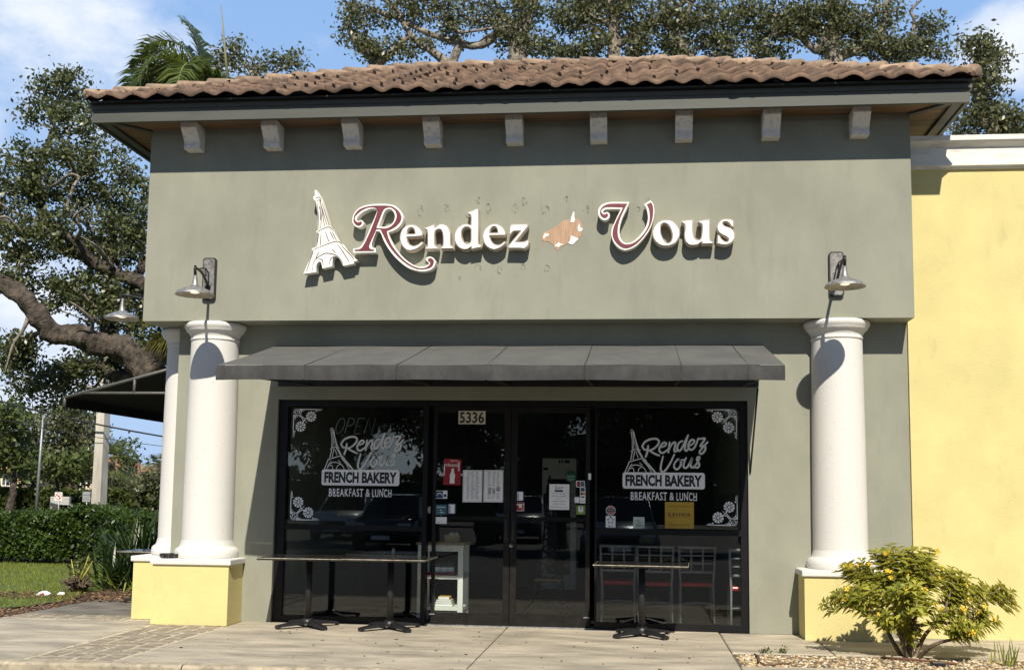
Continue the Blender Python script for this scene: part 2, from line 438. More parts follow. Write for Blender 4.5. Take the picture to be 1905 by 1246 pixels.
def limbs_mesh(A, par, rad, n=6):
    k = len(A); V = []; F = []; MI = []
    up = np.array([.31, .2, .93])
    for i in range(k):
        j = par[i]
        if j < 0: continue
        a, b = A[j], A[i]; t = b - a; l = np.linalg.norm(t)
        if l < 1e-6: continue
        t = t/l; x = np.cross(t, up); x /= np.linalg.norm(x) + 1e-9; y = np.cross(t, x)
        ra = min(rad[j], rad[i]*1.35); rb = rad[i]; s = len(V); m_ = n + (8 if rb > .06 else 0)
        for p, r in ((a - t*ra*.04, ra), (b + t*rb*.04, rb)):
            for q in range(m_):
                an = 2*math.pi*q/m_; w3 = p + (x*math.cos(an) + y*math.sin(an))*r
                if r > .04: w3 = w3 + (x*math.cos(an) + y*math.sin(an))*r*.13*(math.sin(w3[0]*9 + w3[2]*5) + math.sin(w3[1]*13 - w3[2]*11 + 1) + .8*math.sin(w3[0]*23 + w3[1]*19))
                V.append(w3)
        for q in range(m_): F.append((s+q, s+(q+1) % m_, s+m_+(q+1) % m_, s+m_+q)); MI.append(0 if rb > .045 else 1)
    return np.array(V), np.array(F), np.array(MI)
def blob_pts(cl, rg):
    # cl: (center, (rx,ry,rz), n): twig ends through an ellipsoid, more of them towards its skin
    o = []
    for c, r, n in cl:
        d = rg.normal(0, 1, (n, 3)); d /= np.linalg.norm(d, axis=1)[:, None]
        q = rg.uniform(.25, 1.0, n)[:, None] ** .55
        o.append(np.array(c) + d*q*np.array(r))
    return np.vstack(o)
def make_tree(name, label, cat, base, trunks, clumps, leafmat, bark, seed, per=22, sigma=.22, size=.1, group=None, step=.45, r_twig=.008, wob=.25, expo=2.3, aspect=.5, droop=.2):
    rg = np.random.default_rng(seed); t = thing(name, label, cat, base, group)
    T = blob_pts(clumps, rg); A, par, rad = grow(trunks, T, rg, step, r_twig, expo, wob)
    V, F, MI = limbs_mesh(A, par, rad); o = np_mesh('trunk', V, F, [bark, m_bark_grey], t, True); o.data.polygons.foreach_set('material_index', MI.astype(np.int32))
    V, F = leaves(T, per, sigma, size, rg, aspect, droop); np_mesh('crown', V, F, leafmat, t)
    return t
def pxclump(px, py, rx, ry, n, Y, dep=1.0):
    c = PY(px, py, Y); s = (Y - C0[1]) / FPX
    return (c, (rx*s, dep*(rx + ry)/2*s, ry*s), n)
# ================================================================== the bakery building
D1 = -.35
XL, XR, ZB, ZT = -4.734, 3.893, 3.409, 5.72
WL, WR = -4.434, 3.894
FL, FR, FY, FZ0, FZ1 = -5.235, 4.40, -.81, 5.615, 5.79
SL, SR, ZS, YG = -3.215, 2.155, 2.541, .08
bk = thing('bakery_building', 'sage grey stucco shop with red tile hip roof, white columns and dark glass front', 'building', (-.3, 0, 0))
MB().box(WL, SL, 0, 6, 0, ZB + .02).box(SR, WR, 0, 6, 0, ZB + .02).box(SL, SR, 0, .22, ZS, ZB + .02).box(SL, SR, 5.8, 6, 0, ZB + .02).build('lower_wall', m_wall_low, bk)
uw = MB(); uw.box(XL, XR, D1, 6.3, ZB, ZT); uw = uw.build('upper_wall', m_wall, bk)
ff = MB()
ff.box(FL, FR, FY, FY + .04, FZ0, FZ1); ff.box(FL, FL + .04, FY + .042, 6.8, FZ0, FZ1); ff.box(FR - .04, FR, FY + .042, 6.8, FZ0, FZ1)
ff.box(FL - .02, FR + .02, FY - .022, FY - .002, FZ1 - .03, FZ1 + .07)      # drip board under the tiles
ff.box(FL - .022, FL - .002, FY, 6.8, FZ1 - .03, FZ1 + .07); ff.box(FR + .002, FR + .022, FY, 6.8, FZ1 - .03, FZ1 + .07)
ff = ff.build('fascia', m_fascia, bk)
sf = MB(); zs = FZ0 + .05
sf.box(FL + .045, FR - .045, FY + .045, 6.7, zs, zs + .03); sof = sf.build('eave_soffit', m_wood, bk)
tr = MB()
for x0, x1, y0, y1 in ((FL + .042, FR - .042, FY + .042, FY + .11), (FL + .042, FL + .15, FY + .112, 6.7), (FR - .15, FR - .042, FY + .112, 6.7)): tr.box(x0, x1, y0, y1, zs - .03, zs - .002)
for sx, xc in ((1, FL), (-1, FR)):             # mitre boards
    a = Vector((xc + sx*.15, FY + .11, 0)); b = Vector((XL if sx > 0 else XR, D1, 0)); d = (b - a); n = Vector((-d.y, d.x, 0)).normalized()*.035
    tr.add([(p.x, p.y, z) for z in (zs - .025, zs - .003) for p in (a + n, a - n, b - n, b + n)], [(0, 1, 2, 3), (7, 6, 5, 4), (0, 4, 5, 1), (1, 5, 6, 2), (2, 6, 7, 3), (3, 7, 4, 0)])
tr.build('soffit_trim', m_fascia, sof)
# corbels under the eave
cp = [(D1, 5.385), (D1 - .155, 5.385), (D1 - .16, 5.435), (D1 - .15, 5.445), (D1 - .165, 5.48), (D1 - .215, 5.54), (D1 - .27, 5.60), (D1 - .27, FZ0 + .047), (D1, FZ0 + .047)]
for px in (362, 509, 657, 806, 958, 1114, 1272, 1434, 1599):
    xc = PY(px, 240, D1 - .1)[0]
    MB().prism([[(p[0], p[1]) for p in cp]], xc - .093, xc + .093, plane='yz').build('corbel', m_stone, bk)
# roof
m_tile = mat('clay_roof_tiles', (.225, .138, .088), .85, .3, 9, .6, 60, col2=(.075, .048, .035), detail=10, lo=.3, hi=.7)
m_cap = mat('clay_ridge_tiles', (.37, .262, .178), .85, .3, 7, .6, 60, col2=(.17, .112, .075), detail=8, lo=.3, hi=.6)
EX0, EX1, EY, EZ, RUN, RISE = -5.245, 4.415, -.93, 5.845, 3.42, 1.62
def tile_slope(o, ax, upx, width, mb):
    o = np.array(o); ax = np.array(ax, float); up = np.array(upx, float)
    sl = math.hypot(RUN, RISE); rows = 11; rl = sl / rows; p = .272
    nu = int(width / p) * 8; us = np.linspace(0, width, nu + 1)
    ph = 2*math.pi*us/p; h = .046*(.5 + .5*np.cos(ph))**.85
    nrm = -up*RISE/sl + np.array([0, 0, RUN/sl]); updir = (up*RUN + np.array([0, 0, RISE]))/sl
    for r in range(rows):
        jit = np.repeat(rng.normal(0, .012, nu//8 + 2), 8)[:nu + 1]; lift = np.repeat(rng.uniform(.032, .054, nu//8 + 2), 8)[:nu + 1]
        v0 = r*rl - (.05 if r else .0) + jit*(1 if r else .5); v1 = np.full(nu + 1, (r + 1)*rl)
        base = len(mb.v); vs = []
        for (v, hh) in ((v0, h + lift - .045), (v0, h + lift), (v0 + .5*rl, h + lift*.5), (v1, h)):
            q = o + us[:, None]*ax + v[:, None]*updir + hh[:, None]*nrm; vs.append(q)
        G4 = vs; hole = rng.random(nu//8 + 2) < .16
        for c_ in range(nu//8):                 # one tile at a time, each its own piece of clay
            i0 = c_*8; tv = np.vstack([q[i0:i0 + 9] + rng.normal(0, .0025, 3)*np.array([1, 1, 1]) for q in G4]); fs = []; dk = []
            for i in range(8):
                um = (us[i0 + i] + us[i0 + i + 1])/2
                for k in range(3):
                    t = (r + (0, .25, .75)[k])*rl/sl*RUN
                    if um < t - .06 or um > width - t + .06: continue
                    (dk if (k == 0 and r and (hole[c_] and i in (0, 7))) else fs).append((k*9 + i, k*9 + i + 1, (k+1)*9 + i + 1, (k+1)*9 + i))
            if fs: mb.add(tv, fs, True)
            if dk: mb.m = 1; mb.add(tv, dk); mb.m = 0  # dark colour on some tile lips imitates the shade inside open barrel ends
rf = MB(); Wd = EX1 - EX0; DP = 2*RUN + .02
tile_slope((EX0, EY, EZ), (1, 0, 0), (0, 1, 0), Wd, rf)
tile_slope((EX0, EY + DP, EZ), (0, -1, 0), (1, 0, 0), DP, rf)
tile_slope((EX1, EY, EZ), (0, 1, 0), (-1, 0, 0), DP, rf)
tile_slope((EX1, EY + DP, EZ), (-1, 0, 0), (0, -1, 0), Wd, rf)
def island_tint(M, lo, hi):
    # every loose piece (tile, stone) a little lighter or darker than the next
    t = M.node_tree; b_ = t.nodes['Principled BSDF']; src = b_.inputs['Base Color'].links[0].from_socket
    g = t.nodes.new('ShaderNodeNewGeometry'); r = t.nodes.new('ShaderNodeMapRange'); t.links.new(g.outputs['Random Per Island'], r.inputs[0]); r.inputs[3].default_value = lo; r.inputs[4].default_value = hi
    h_ = t.nodes.new('ShaderNodeHueSaturation'); t.links.new(src, h_.inputs['Color']); t.links.new(r.outputs[0], h_.inputs['Value']); h_.inputs['Saturation'].default_value = .95; t.links.new(h_.outputs[0], b_.inputs['Base Color'])
island_tint(m_tile, .62, 1.28); island_tint(m_cap, .75, 1.2)
roof = rf.build('roof', [m_tile, mat('tile_gap_shade', (.02, .012, .009), .95, .2, 9)], bk)
uf = MB(); z0 = EZ - .035; c = [(EX0+.03, EY+.03), (EX1-.03, EY+.03), (EX1-.03, EY+DP-.03), (EX0+.03, EY+DP-.03)]
ra, rb = (EX0+RUN, EY+RUN), (EX1-RUN, EY+RUN)
uf.add([(x, y, z0) for x, y in c] + [(ra[0], ra[1], z0+RISE-.01), (rb[0], rb[1], z0+RISE-.01)], [(0, 1, 5, 4), (1, 2, 5), (2, 3, 4, 5), (3, 0, 4), (3, 2, 1, 0)])
uf.build('roof_deck', m_dark, roof)
cb = MB()
def caps(a, b, flare=False):
    a = Vector(a); b = Vector(b); l = (b - a).length; n = max(1, round(l/.40)); t = (b - a)/l
    s = t.cross(Vector((0, 0, 1))).normalized(); u = s.cross(t).normalized()
    for i in range(n):
        p0 = a + t*(l*i/n - (.05 if i else 0)); p1 = a + t*(l*(i+1)/n + .0); r0, r1 = .105 + rng.uniform(-.006, .008), .09
        k = len(cb.v); vs = []
        for p, r, dz in ((p0, r0, .035), (p1, r1, .0)):
            for q in range(9):
                an = math.pi*(-.12 + 1.24*q/8); vs.append(p + s*r*1.05*math.cos(an) + u*(r*.72*math.sin(an) + dz - .03))
        fs = [(q, q+1, q+10, q+9) for q in range(8)] + [tuple(range(8, -1, -1))]
        cb.add(vs, fs, True)
zr = EZ + RISE + .05
caps((EX0 - .03, EY + .04, EZ + .055), (ra[0], ra[1], zr)); caps((EX1 + .03, EY + .04, EZ + .055), (rb[0], rb[1], zr))
caps((EX0 - .03, EY + DP + .03, EZ + .05), (ra[0], ra[1], zr)); caps((EX1 + .03, EY + DP + .03, EZ + .05), (rb[0], rb[1], zr))
caps((ra[0], ra[1], zr - .02), (rb[0], rb[1], zr - .02))
cb.build('ridge_tiles', m_cap, roof)
# columns on yellow pedestals
def column(x, y, rt, rb_, z0, z1):
    s = MB().lathe([(rb_, z0 + .19), (rb_*1.0, z0 + .6), (rb_*.985, z0 + 1.4), (rt, z1 - .2), (rt, z1 - .18)], x, y, n=48)
    o = s.build('column', m_white, bk)
    e = rt
    cap = [(e*1.0, z1-.21), (e*1.035, z1-.205), (e*1.035, z1-.19), (e*1.01, z1-.182), (e*1.04, z1-.15), (e*1.13, z1-.115), (e*1.21, z1-.10), (e*1.225, z1-.085), (e*1.235, z1-.078), (e*1.29, z1-.06), (e*1.31, z1-.035), (e*1.29, z1-.012), (e*1.24, z1-.004), (0, z1-.004)]
    MB().lathe(cap, x, y, n=48).build('capital', m_white, o)
    q = rb_
    bs = [(q*1.23, z0+.002), (q*1.25, z0+.02), (q*1.25, z0+.055), (q*1.22, z0+.09), (q*1.13, z0+.112), (q*1.08, z0+.118), (q*1.05, z0+.14), (q*1.0, z0+.20)]
    MB().lathe(bs, x, y, n=48).build('column_base', m_white, o)
YC = -.065; XC1 = PY(393, 830, YC)[0]; XC2 = PY(1560, 830, YC)[0]
ZP = .72
column(XC1, YC, .272, .288, ZP, ZB); column(XC2, YC, .272, .288, ZP, ZB); column(-4.49, .46, .265, .28, ZP, ZB)
def pedestal(x0, x1, y0, y1):
    o = MB().box(x0, x1, y0, y1, 0, .655).build('pedestal', m_yellow, bk)
    MB().bbox(x0 - .028, x1 + .028, y0 - .028, y1 + .02, .655, ZP, .012).build('pedestal_cap', m_white, o)
pedestal(-4.434, -3.56, -.45, -.002); pedestal(2.68, 3.56, -.45, -.002)
o = MB().box(-4.875, -4.436, .012, .95, 0, .655).build('pedestal', m_yellow, bk)
MB().bbox(-4.903, -4.465, -.014, .97, .655, ZP - .002, .012).build('pedestal_cap', m_white, o)
# ------------------------------------------------------------------ shop front: windows and doors
GX = lambda px, py=900: float(PY(px, py, YG)[0])
GZ = lambda px, py: float(PY(px, py, YG)[2])
xs = dict(l0=SL, l1=-3.105, lw=-1.50, d0=-1.385, d1=-1.345, m0=-.566, m=-.4925, m1=-.419, e1=.36, e0=.408, rw=.485, r1=2.075, r0=SR)
zt, zm0, zm1, zb0 = 2.462, 1.045, 1.102, .075
def window(x0, x1, xg0, xg1):
    f = MB(); y0, y1 = YG - .03, YG + .09
    f.box(x0, xg0, y0, y1, 0, ZS); f.box(xg1, x1, y0, y1, 0, ZS)
    f.box(xg0, xg1, y0, y1, zt, ZS); f.box(xg0, xg1, y0 + .004, y1, zm0, zm1); f.box(xg0, xg1, y0, y1, 0, zb0)
    o = f.build('window_frame', m_dark, bk)
    for za, zc in ((zb0, zm0), (zm1, zt)):
        MB().add([(xg0, YG, za), (xg1, YG, za), (xg1, YG, zc), (xg0, YG, zc)], [(0, 1, 2, 3)]).build('pane', m_glass, o)
window(xs['l0'], xs['d0'] - .06, xs['l1'], xs['lw']); window(xs['e0'] + .055, xs['r0'], xs['rw'], xs['r1'])
m_dirt_al = mat('sunworn_black_aluminium', (.009, .0075, .0065), .5, .3, 12, spec=.3)
MB().box(xs['d0'] - .058, xs['e0'] + .053, YG - .028, YG + .088, 2.47, ZS).build('door_head', m_dark, bk)
MB().box(xs['d0'] - .058, xs['e0'] + .053, YG - .05, YG + .088, 0, .012).build('threshold', m_galv, bk)
def door(x0, x1, g0, g1, hinge):
    y0, y1 = YG - .012, YG + .03; f = MB()
    f.box(x0, g0, y0, y1, .018, 2.465); f.box(g1, x1, y0, y1, .018, 2.465)
    f.box(g0, g1, y0, y1, 2.40, 2.465); f.box(g0, g1, y0, y1, .018, .145); f.box(g0, g1, y0 + .012, y1 + .03, 1.175, 1.225)
    d = f.build('door', m_dirt_al, bk)
    MB().add([(g0, YG, .145), (g1, YG, .145), (g1, YG, 2.40), (g0, YG, 2.40)], [(0, 1, 2, 3)]).build('pane', m_glass, d)
    hx = x1 - .035 if hinge < 0 else x0 + .035
    h = MB(); yy = y0 - .05
    h.tube([(hx, y0, 1.22), (hx, yy, 1.22), (hx - hinge*0, yy, 1.22), (hx, yy, .98), (hx, y0, .98)], .011, 8); h.box(hx - .025, hx + .025, y0 - .006, y0 - .001, .95, 1.25)
    h.build('door_handle', m_darkm, d)
    return d
dl = door(xs['d0'], xs['m'] - .004, xs['d1'], xs['m0'], -1); dr = door(xs['m'] + .004, xs['e0'], xs['m1'], xs['e1'], 1)
lx, lz = GX(951, 1014), GZ(951, 1014)
MB().lathe([(0, .028), (.014, .028), (.022, .02), (.024, 0)], lx, YG - .012, lz, 20, axis='y').build('lock_cylinder', m_galv, dr)
for a in (dl, dr):
    x = xs['d0'] + .02 if a is dl else xs['e0'] - .03
    MB().box(x - .035, x + .03, YG - .024, YG - .014, .118, .132).build('pivot_cover', m_galv, a)
# ------------------------------------------------------------------ inside walls of the shop
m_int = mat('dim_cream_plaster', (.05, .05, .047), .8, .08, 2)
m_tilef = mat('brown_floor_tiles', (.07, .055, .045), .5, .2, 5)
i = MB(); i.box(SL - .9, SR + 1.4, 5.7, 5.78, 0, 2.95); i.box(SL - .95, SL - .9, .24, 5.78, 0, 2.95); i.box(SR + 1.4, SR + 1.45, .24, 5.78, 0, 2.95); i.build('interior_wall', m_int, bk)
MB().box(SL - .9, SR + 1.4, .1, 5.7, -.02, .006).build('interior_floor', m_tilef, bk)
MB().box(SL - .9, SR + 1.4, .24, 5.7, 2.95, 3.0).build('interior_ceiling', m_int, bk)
# ------------------------------------------------------------------ peeled patch and old glue marks on the upper wall
YW = D1 - .004
def poly_px(mb, pts, y, s=1.0, ox=0, oy=0, k=1, th=.003):
    q = [PY(ox + p[0]/s, oy + p[1]/s, y) for p in pts]; lp = [(a[0], a[2]) for a in q][::-1]
    lp = dedupe(smooth_loop(lp, k) if k > 1 else [np.array(a) for a in lp]); 
    if area(lp) < 0: lp = lp[::-1]
    mb.prism([lp], y, y + th)
m_peel = mat('bare_primer', (.45, .295, .195), .85, .12, 30, stretch=(3, 1, .2))
S7 = 13.845
b = MB(); poly_px(b, [(240, 850), (300, 740), (450, 660), (620, 560), (800, 430), (1000, 380), (1180, 375), (1260, 480), (1300, 640), (1240, 830), (1080, 950), (850, 1040), (700, 1130), (660, 1190), (590, 1120), (520, 1030), (400, 960), (250, 940)], YW, S7, 990, 380, 3)
pp = b.build('peeled_patch', m_peel, bk)
for q in ([(1060, 195), (1085, 195), (1085, 330), (1105, 410), (1060, 470), (985, 465), (1010, 330)], [(1210, 490), (1240, 600), (1310, 635), (1270, 690), (1195, 710), (1170, 600)],
          [(1010, 805), (1110, 850), (1205, 890), (1120, 960), (1080, 1010), (1015, 1045), (930, 995), (980, 930)], [(330, 745), (440, 770), (420, 810), (350, 830), (300, 890), (275, 850)],
          [(680, 985), (800, 1045), (720, 1060), (680, 1110), (620, 1080), (570, 1110), (610, 1040)]): b = MB(); poly_px(b, q, YW - .004, S7, 990, 380, 1, .006); b.build('paint_flake', m_signw, pp)
m_glue = mat('old_glue', (.222, .222, .178), .8, .2, 30)
for px, py, sz in ((781, 392, 9), (830, 388, 7), (909, 388, 9), (957, 388, 9), (1014, 390, 10), (1090, 392, 10), (1186, 390, 9), (890, 372, 6), (975, 374, 7), (1052, 370, 6), (890, 497, 9), (930, 503, 7), (1018, 500, 9), (973, 497, 5), (1125, 385, 6), (870, 400, 6), (855, 515, 4), (1205, 372, 6)):
    b = MB()
    for k in range(9):          # broken little smears of adhesive
        a0 = rng.uniform(0, 6.28); r = sz*rng.uniform(.35, 1.0); n = 5
        pts = [(px + r*.8*math.cos(a0 + .22*j), py + r*1.15*math.sin(a0 + .22*j)) for j in range(n)]
        q = [PY(p[0], p[1], YW) for p in pts]; ribbon(b, [(a[0], a[2]) for a in q], [.001, .004, .007, .004, .001], YW - .0003*k, k=3)
    b.build('glue_mark', m_glue, bk)
# ------------------------------------------------------------------ the neighbouring yellow building
yb = thing('yellow_building', 'plain pale yellow stucco building with a white cornice beside the grey shop', 'building', (9, 0, 0))
YY = -.03
MB().box(WR + .003, 16, YY, 6, 0, 5.13).build('wall', m_yellow, yb)
pr = [(YY + .05, 5.12), (YY - .03, 5.12), (YY - .035, 5.135), (YY - .06, 5.15), (YY - .06, 5.175), (YY - .04, 5.185), (YY - .04, 5.36), (YY - .06, 5.375), (YY - .085, 5.39), (YY - .10, 5.40), (YY - .12, 5.42), (YY - .12, 5.475), (YY + .05, 5.475), (YY + .3, 5.475), (YY + .3, 5.12)]
MB().prism([pr], WR + .004, 16, plane='yz').build('cornice', m_cornice, yb)
# ------------------------------------------------------------------ awnings
aw = thing('shop_awning', 'long charcoal canvas awning sloping over the shop windows', 'awning', (-.46, 0, 3.1))
AL, AR, AP = -3.255, 2.325, -1.83
def awz(t): return 3.167 + (2.721 - 3.167)*t - .006*math.sin(math.pi*t)
seams = [-3.255] + [float(PY(x, 690, AP)[0]) for x in (566, 738, 905, 1088, 1268, 1393)] + [2.325]
b = MB(); nx = 56; nyy = 10; vs = []; fs = []; vl = []
for i in range(nx + 1):
    x = AL + (AR - AL)*i/nx
    dseam = min(abs(x - s) for s in seams)
    for j in range(nyy + 1):
        t = j/nyy; sag = -.004*math.sin(math.pi*t)*min(1, dseam/.3)
        vs.append((x, AP*t - .004, awz(t) + sag + .003*math.sin(x*5 + t*4)))
    wv = .006*math.sin(x*7) + .005*math.sin(x*17)
    vl += [(x, AP - .002, awz(1) - .001), (x, AP - .012 + wv*.4, 2.655), (x, AP - .006 + wv, 2.575 + .004*math.sin(x*4))]
K = nyy + 1
for i in range(nx):
    for j in range(K - 1): fs.append((i*K + j, (i+1)*K + j, (i+1)*K + j + 1, i*K + j + 1))
b.add(vs, fs, True); b.build('canopy', mat('sun_faded_canvas', (.100, .101, .097), .8, .07, 3, .25, 300, stretch=(1.2, .5, .8)), aw)
b = MB(); b.add(vl, [(i*3 + j, (i+1)*3 + j, (i+1)*3 + j + 1, i*3 + j + 1) for i in range(nx) for j in (0, 1)], True); b.build('valance', m_awn, aw)
b = MB(); b2 = MB()
for k, s in enumerate(seams[1:-1]):
    q = b if k in (1, 3) else b2
    q.tube([(s, AP*t - .004, awz(t) + (.003 if q is b else .0005)) for t in np.linspace(0, 1, 8)], .0045, 5); q.box(s - .006, s + .006, AP - .018, AP - .0145, 2.58, 2.715)
    if q is b: b.build('seam', mat('awning_piping', (.026, .025, .025), .8, .1, 9), aw); b = MB()
b2.build('stitching', m_awn, aw); tag(bpy.data.objects['stitching'], kind='stuff')
b = MB(); b.box(AL + .05, AR - .05, -.045, -.006, 2.69, 2.765)
for s in (AL + .42, seams[2], seams[4], AR - .22, seams[3], seams[5]):
    b.tube([(s, -.02, 3.13), (s, AP + .03, 2.69)], .016, 6); b.tube([(s, AP + .03, 2.60), (s, -.02, 2.71)], .014, 6); b.tube([(s, AP + .03, 2.69), (s, AP + .03, 2.60)], .014, 6)
b.tube([(AL + .04, AP + .03, 2.62), (AR - .04, AP + .03, 2.62)], .014, 6)
b.tube([(AR - .10, -.40, 2.64), (2.175, -.015, 1.74)], .010, 6)
b.build('awning_frame', m_darkm, aw)
sa = thing('side_awning', 'black open ended awning on the left side wall of the shop', 'awning', (-5.2, 3.4, 2.7))
p0 = PY(312, 685, .8); p1 = PY(118, 738, .8); p2 = PY(118, 752, .8)
SAX, SZ1, SZ0 = float(p1[0]), float(p1[2]), float(p2[2])
zw = float(p0[2] + (p0[2] - p1[2])/(p0[0] - p1[0])*(WL - p0[0])); SY0, SY1 = .8, 7.0
b = MB(); b.add([(WL - .003, SY0, zw), (SAX, SY0, SZ1), (SAX, SY1, SZ1), (WL - .003, SY1, zw), (SAX, SY0, SZ0 - .03), (SAX, SY1, SZ0 - .03)], [(0, 1, 2, 3), (1, 4, 5, 2)])
b.add([(WL - .003, SY1, zw), (SAX, SY1, SZ1), (SAX, SY1, SZ0), (WL - .003, SY1, SZ0 - .35)], [(0, 1, 2, 3)])
b.build('canopy', m_black_cloth, sa)
b = MB(); zbar = float(PY(250, 731, .8)[2]); xbar = float(PY(250, 720, .8)[0])
b.tube([(WL - .01, SY0, zw - .02), (SAX, SY0, SZ1 - .015)], .022, 6); b.tube([(SAX + .02, SY0, SZ1), (SAX + .02, SY0, SZ0 - .03)], .02, 6)
b.tube([(WL - .01, SY0, zbar), (float(PY(150, 731, .8)[0]), SY0, zbar)], .02, 6); fz = zw + (SZ1 - zw)*(xbar - WL)/(SAX - WL); b.tube([(xbar, SY0, zbar), (xbar, SY0, fz - .02)], .02, 6)
b.build('awning_frame', mat('grey_awning_frame', (.10, .10, .09), .5, .1, 9), sa)
# ------------------------------------------------------------------ barn lamps
def wall_lamp(name, label, wall, zc, q, cx, zrim):
    # plate centred on the wall at (wall x, y, zc); the shade hangs q out from it
    t = thing(name, label, 'wall lamp', (wall[0], wall[1], zc), 'barn lamps on the shop walls')
    x, y = wall[0], wall[1]
    p = MB(); h, w_ = .245, .078; ch = .022
    lp = [(x - w_ + ch, zc - h), (x + w_ - ch, zc - h), (x + w_, zc - h + ch), (x + w_, zc + h - ch), (x + w_ - ch, zc + h), (x - w_ + ch, zc + h), (x - w_, zc + h - ch), (x - w_, zc - h + ch)]
    p.prism([lp], y - .040, y - .001); q_ = p.build('back_plate', m_darkm, t); p = MB(); lp2 = [(x + (a - x)*.84, zc + (b_ - zc)*.94) for a, b_ in lp]; p.prism([lp2], y - .050, y - .0405)
    p.build('plate_panel', m_plate, q_)
    xs_ = x + cx; a = MB()
    top = zrim + .30; zt_ = zrim + .24
    pts = [(x + cx*u, y - .045 - (q - .045)*u, zc - .10 + (top - zc + .10)*u + .05*math.sin(math.pi*u)) for u in np.linspace(0, 1, 9)]
    hook = [(xs_, y - q - .012, top + .015), (xs_, y - q - .02, top - .01), (xs_, y - q - .005, zt_ - .02)]
    a.tube(pts + hook, .016, 8)
    a.tube([(x, y - .045, zc + .07), (x + cx*.35, y - .045 - q*.32, zc + .085), (x + cx*.8, y - q*.82, top + .012)], .008, 6)
    ring = [(x + cx*.28, y - q*.30 - .028*math.cos(k), zc + .045 + .04*math.sin(k)) for k in np.linspace(0, 2*math.pi, 13)]
    a.tube(ring, .006, 6); a.lathe([(0, .03), (.03, .03), (.034, 0)], x, y - .046, zc - .10, 14, axis='y')
    a.build('arm', m_darkm, t)
    yc = y - q; zr_ = zrim
    s = MB(); prof = [(.017, .26), (.020, .20), (.034, .125), (.042, .105), (.05, .095), (.10, .078), (.165, .05), (.190, .032), (.197, .024), (.206, .004), (.208, 0), (.205, 0)]
    s.lathe(prof, xs_, yc, zr_, 40); sh = s.build('lamp_shade', m_galv, t)
    s = MB(); s.lathe([(.2045, 0), (.19, .024), (.16, .044), (.095, .07), (.06, .078)], xs_, yc, zr_, 40); s.build('shade_lining', m_lampin, sh)
    s = MB(); s.lathe([(.055, .082), (.06, .03), (.052, .028)], xs_, yc, zr_, 24); s.build('bulb_holder', m_lampin, sh)
    s = MB(); s.lathe([(.0515, .03), (.03, .022), (0, .02)], xs_, yc, zr_, 24); s.build('bulb', emis('lamp_bulb_' + str(len(ROOT)), (1, .86, .60), .85), sh)
    return t
QL = .63
def front_lamp(label, pp, sp):
    a = PY(pp[0], pp[1], D1); c = PY(sp[0], sp[1], D1 - QL)
    return wall_lamp('wall_lamp', label, (float(a[0]), D1), float(a[2]), QL, float(c[0] - a[0]), float(c[2]))
front_lamp('galvanised barn lamp on a steel plate above the left white column', (391, 520), (362, 549))
front_lamp('galvanised barn lamp on a steel plate above the right white column', (1555, 511), (1572, 534))
tl = wall_lamp('wall_lamp', 'galvanised barn lamp on the left side wall, half hidden by the corner', (0, 0), 0, QL, 0, -.19)
tl.location = (XL, .42, float(PY(246, 594, .42)[2]) + .19); tl.rotation_euler = (0, 0, R(-90))
# ================================================================== wall sign: separately mounted raised letters
YF = D1 - .135                       # front of the letters
def trace(pts, ox, oy, s, k=6, y=YF):
    q = smooth_loop([(ox + p[0]/s, oy + p[1]/s) + tuple(p[2:]) for p in pts], k)
    lp = []
    for p in q:
        a = PY(p[0], p[1], y); lp.append(np.array([a[0], a[2]]))
    lp = dedupe(lp, .0006)
    return lp if area(lp) > 0 else lp[::-1]
def white_letter(label, outer, hole, ox, oy, s):
    o = trace(outer, ox, oy, s); hs = [trace(h, ox, oy, s)[::-1] for h in hole]      # holes clockwise: offset grows the solid into them
    cx = sum(p[0] for p in o)/len(o); cz = sum(p[1] for p in o)/len(o)
    t = thing('sign_letter', label, 'sign letter', (cx, D1, cz), 'raised letters of the wall sign')
    def ring(d): return [offset(o, d)] + [offset(h, d) for h in hs]
    MB().prism(ring(.004), YF, D1 - .025).build('letter_return', m_sigs, t)
    MB().prism(ring(.0), YF - .0035, YF - .0005).build('trim', m_sigd, t)
    MB().prism(ring(-.0055), YF - .008, YF - .004).build('letter_face', m_signw, t)
    return t
G3 = (730, 380, 12.457); G4 = (840, 380, 11.906); G6 = (1210, 390, 11.206)
e1o = [(335,765,1),(690,740,1),(695,660),(640,560),(540,490),(430,475),(310,510),(215,620),(180,770),(200,900),(270,1010),(370,1070),(480,1065),(590,1020),(670,960),(715,905),(690,878),(660,890),(600,935),(500,970),(410,940),(355,870)]
e1h = [(340,695,1),(350,610),(390,555),(440,540),(495,570),(525,640),(528,690,1)]
white_letter('raised white letter e right after the burgundy R', e1o, [e1h], *G3)
no = [(750,555,1),(860,510),(975,465,1),(990,550,1),(1070,480),(1160,462),(1260,500),(1325,590),(1345,700),(1345,930),(1370,965),(1405,985),(1420,1030,1),(1130,1035,1),(1130,1005),(1170,965),(1182,900),(1180,760),(1165,660),(1125,590),(1070,582),(1005,610),(980,680),(980,920),(1010,975),(1060,1005),(1062,1040,1),(765,1045,1),(770,1010),(810,985),(822,920),(820,650),(800,600),(755,575)]
white_letter('raised white letter n of the wall sign, between e and d', no, [], *G3)
do = [(575,95,1),(598,110,1),(600,400),(592,840),(610,885),(660,910),(655,960,1),(545,975),(445,1000,1),(440,940,1),(370,990),(290,1005),(190,975),(110,890),(70,770),(80,640),(140,530),(230,460),(330,440),(435,465,1),(437,280),(420,235),(370,215),(360,180,1),(460,145)]
dh = [(330,505),(270,525),(225,600),(220,690),(245,790),(300,860),(350,880),(405,860),(436,800,1),(437,560,1),(390,515)]
white_letter('raised white letter d of the wall sign with its tall stem', do, [dh], *G4)
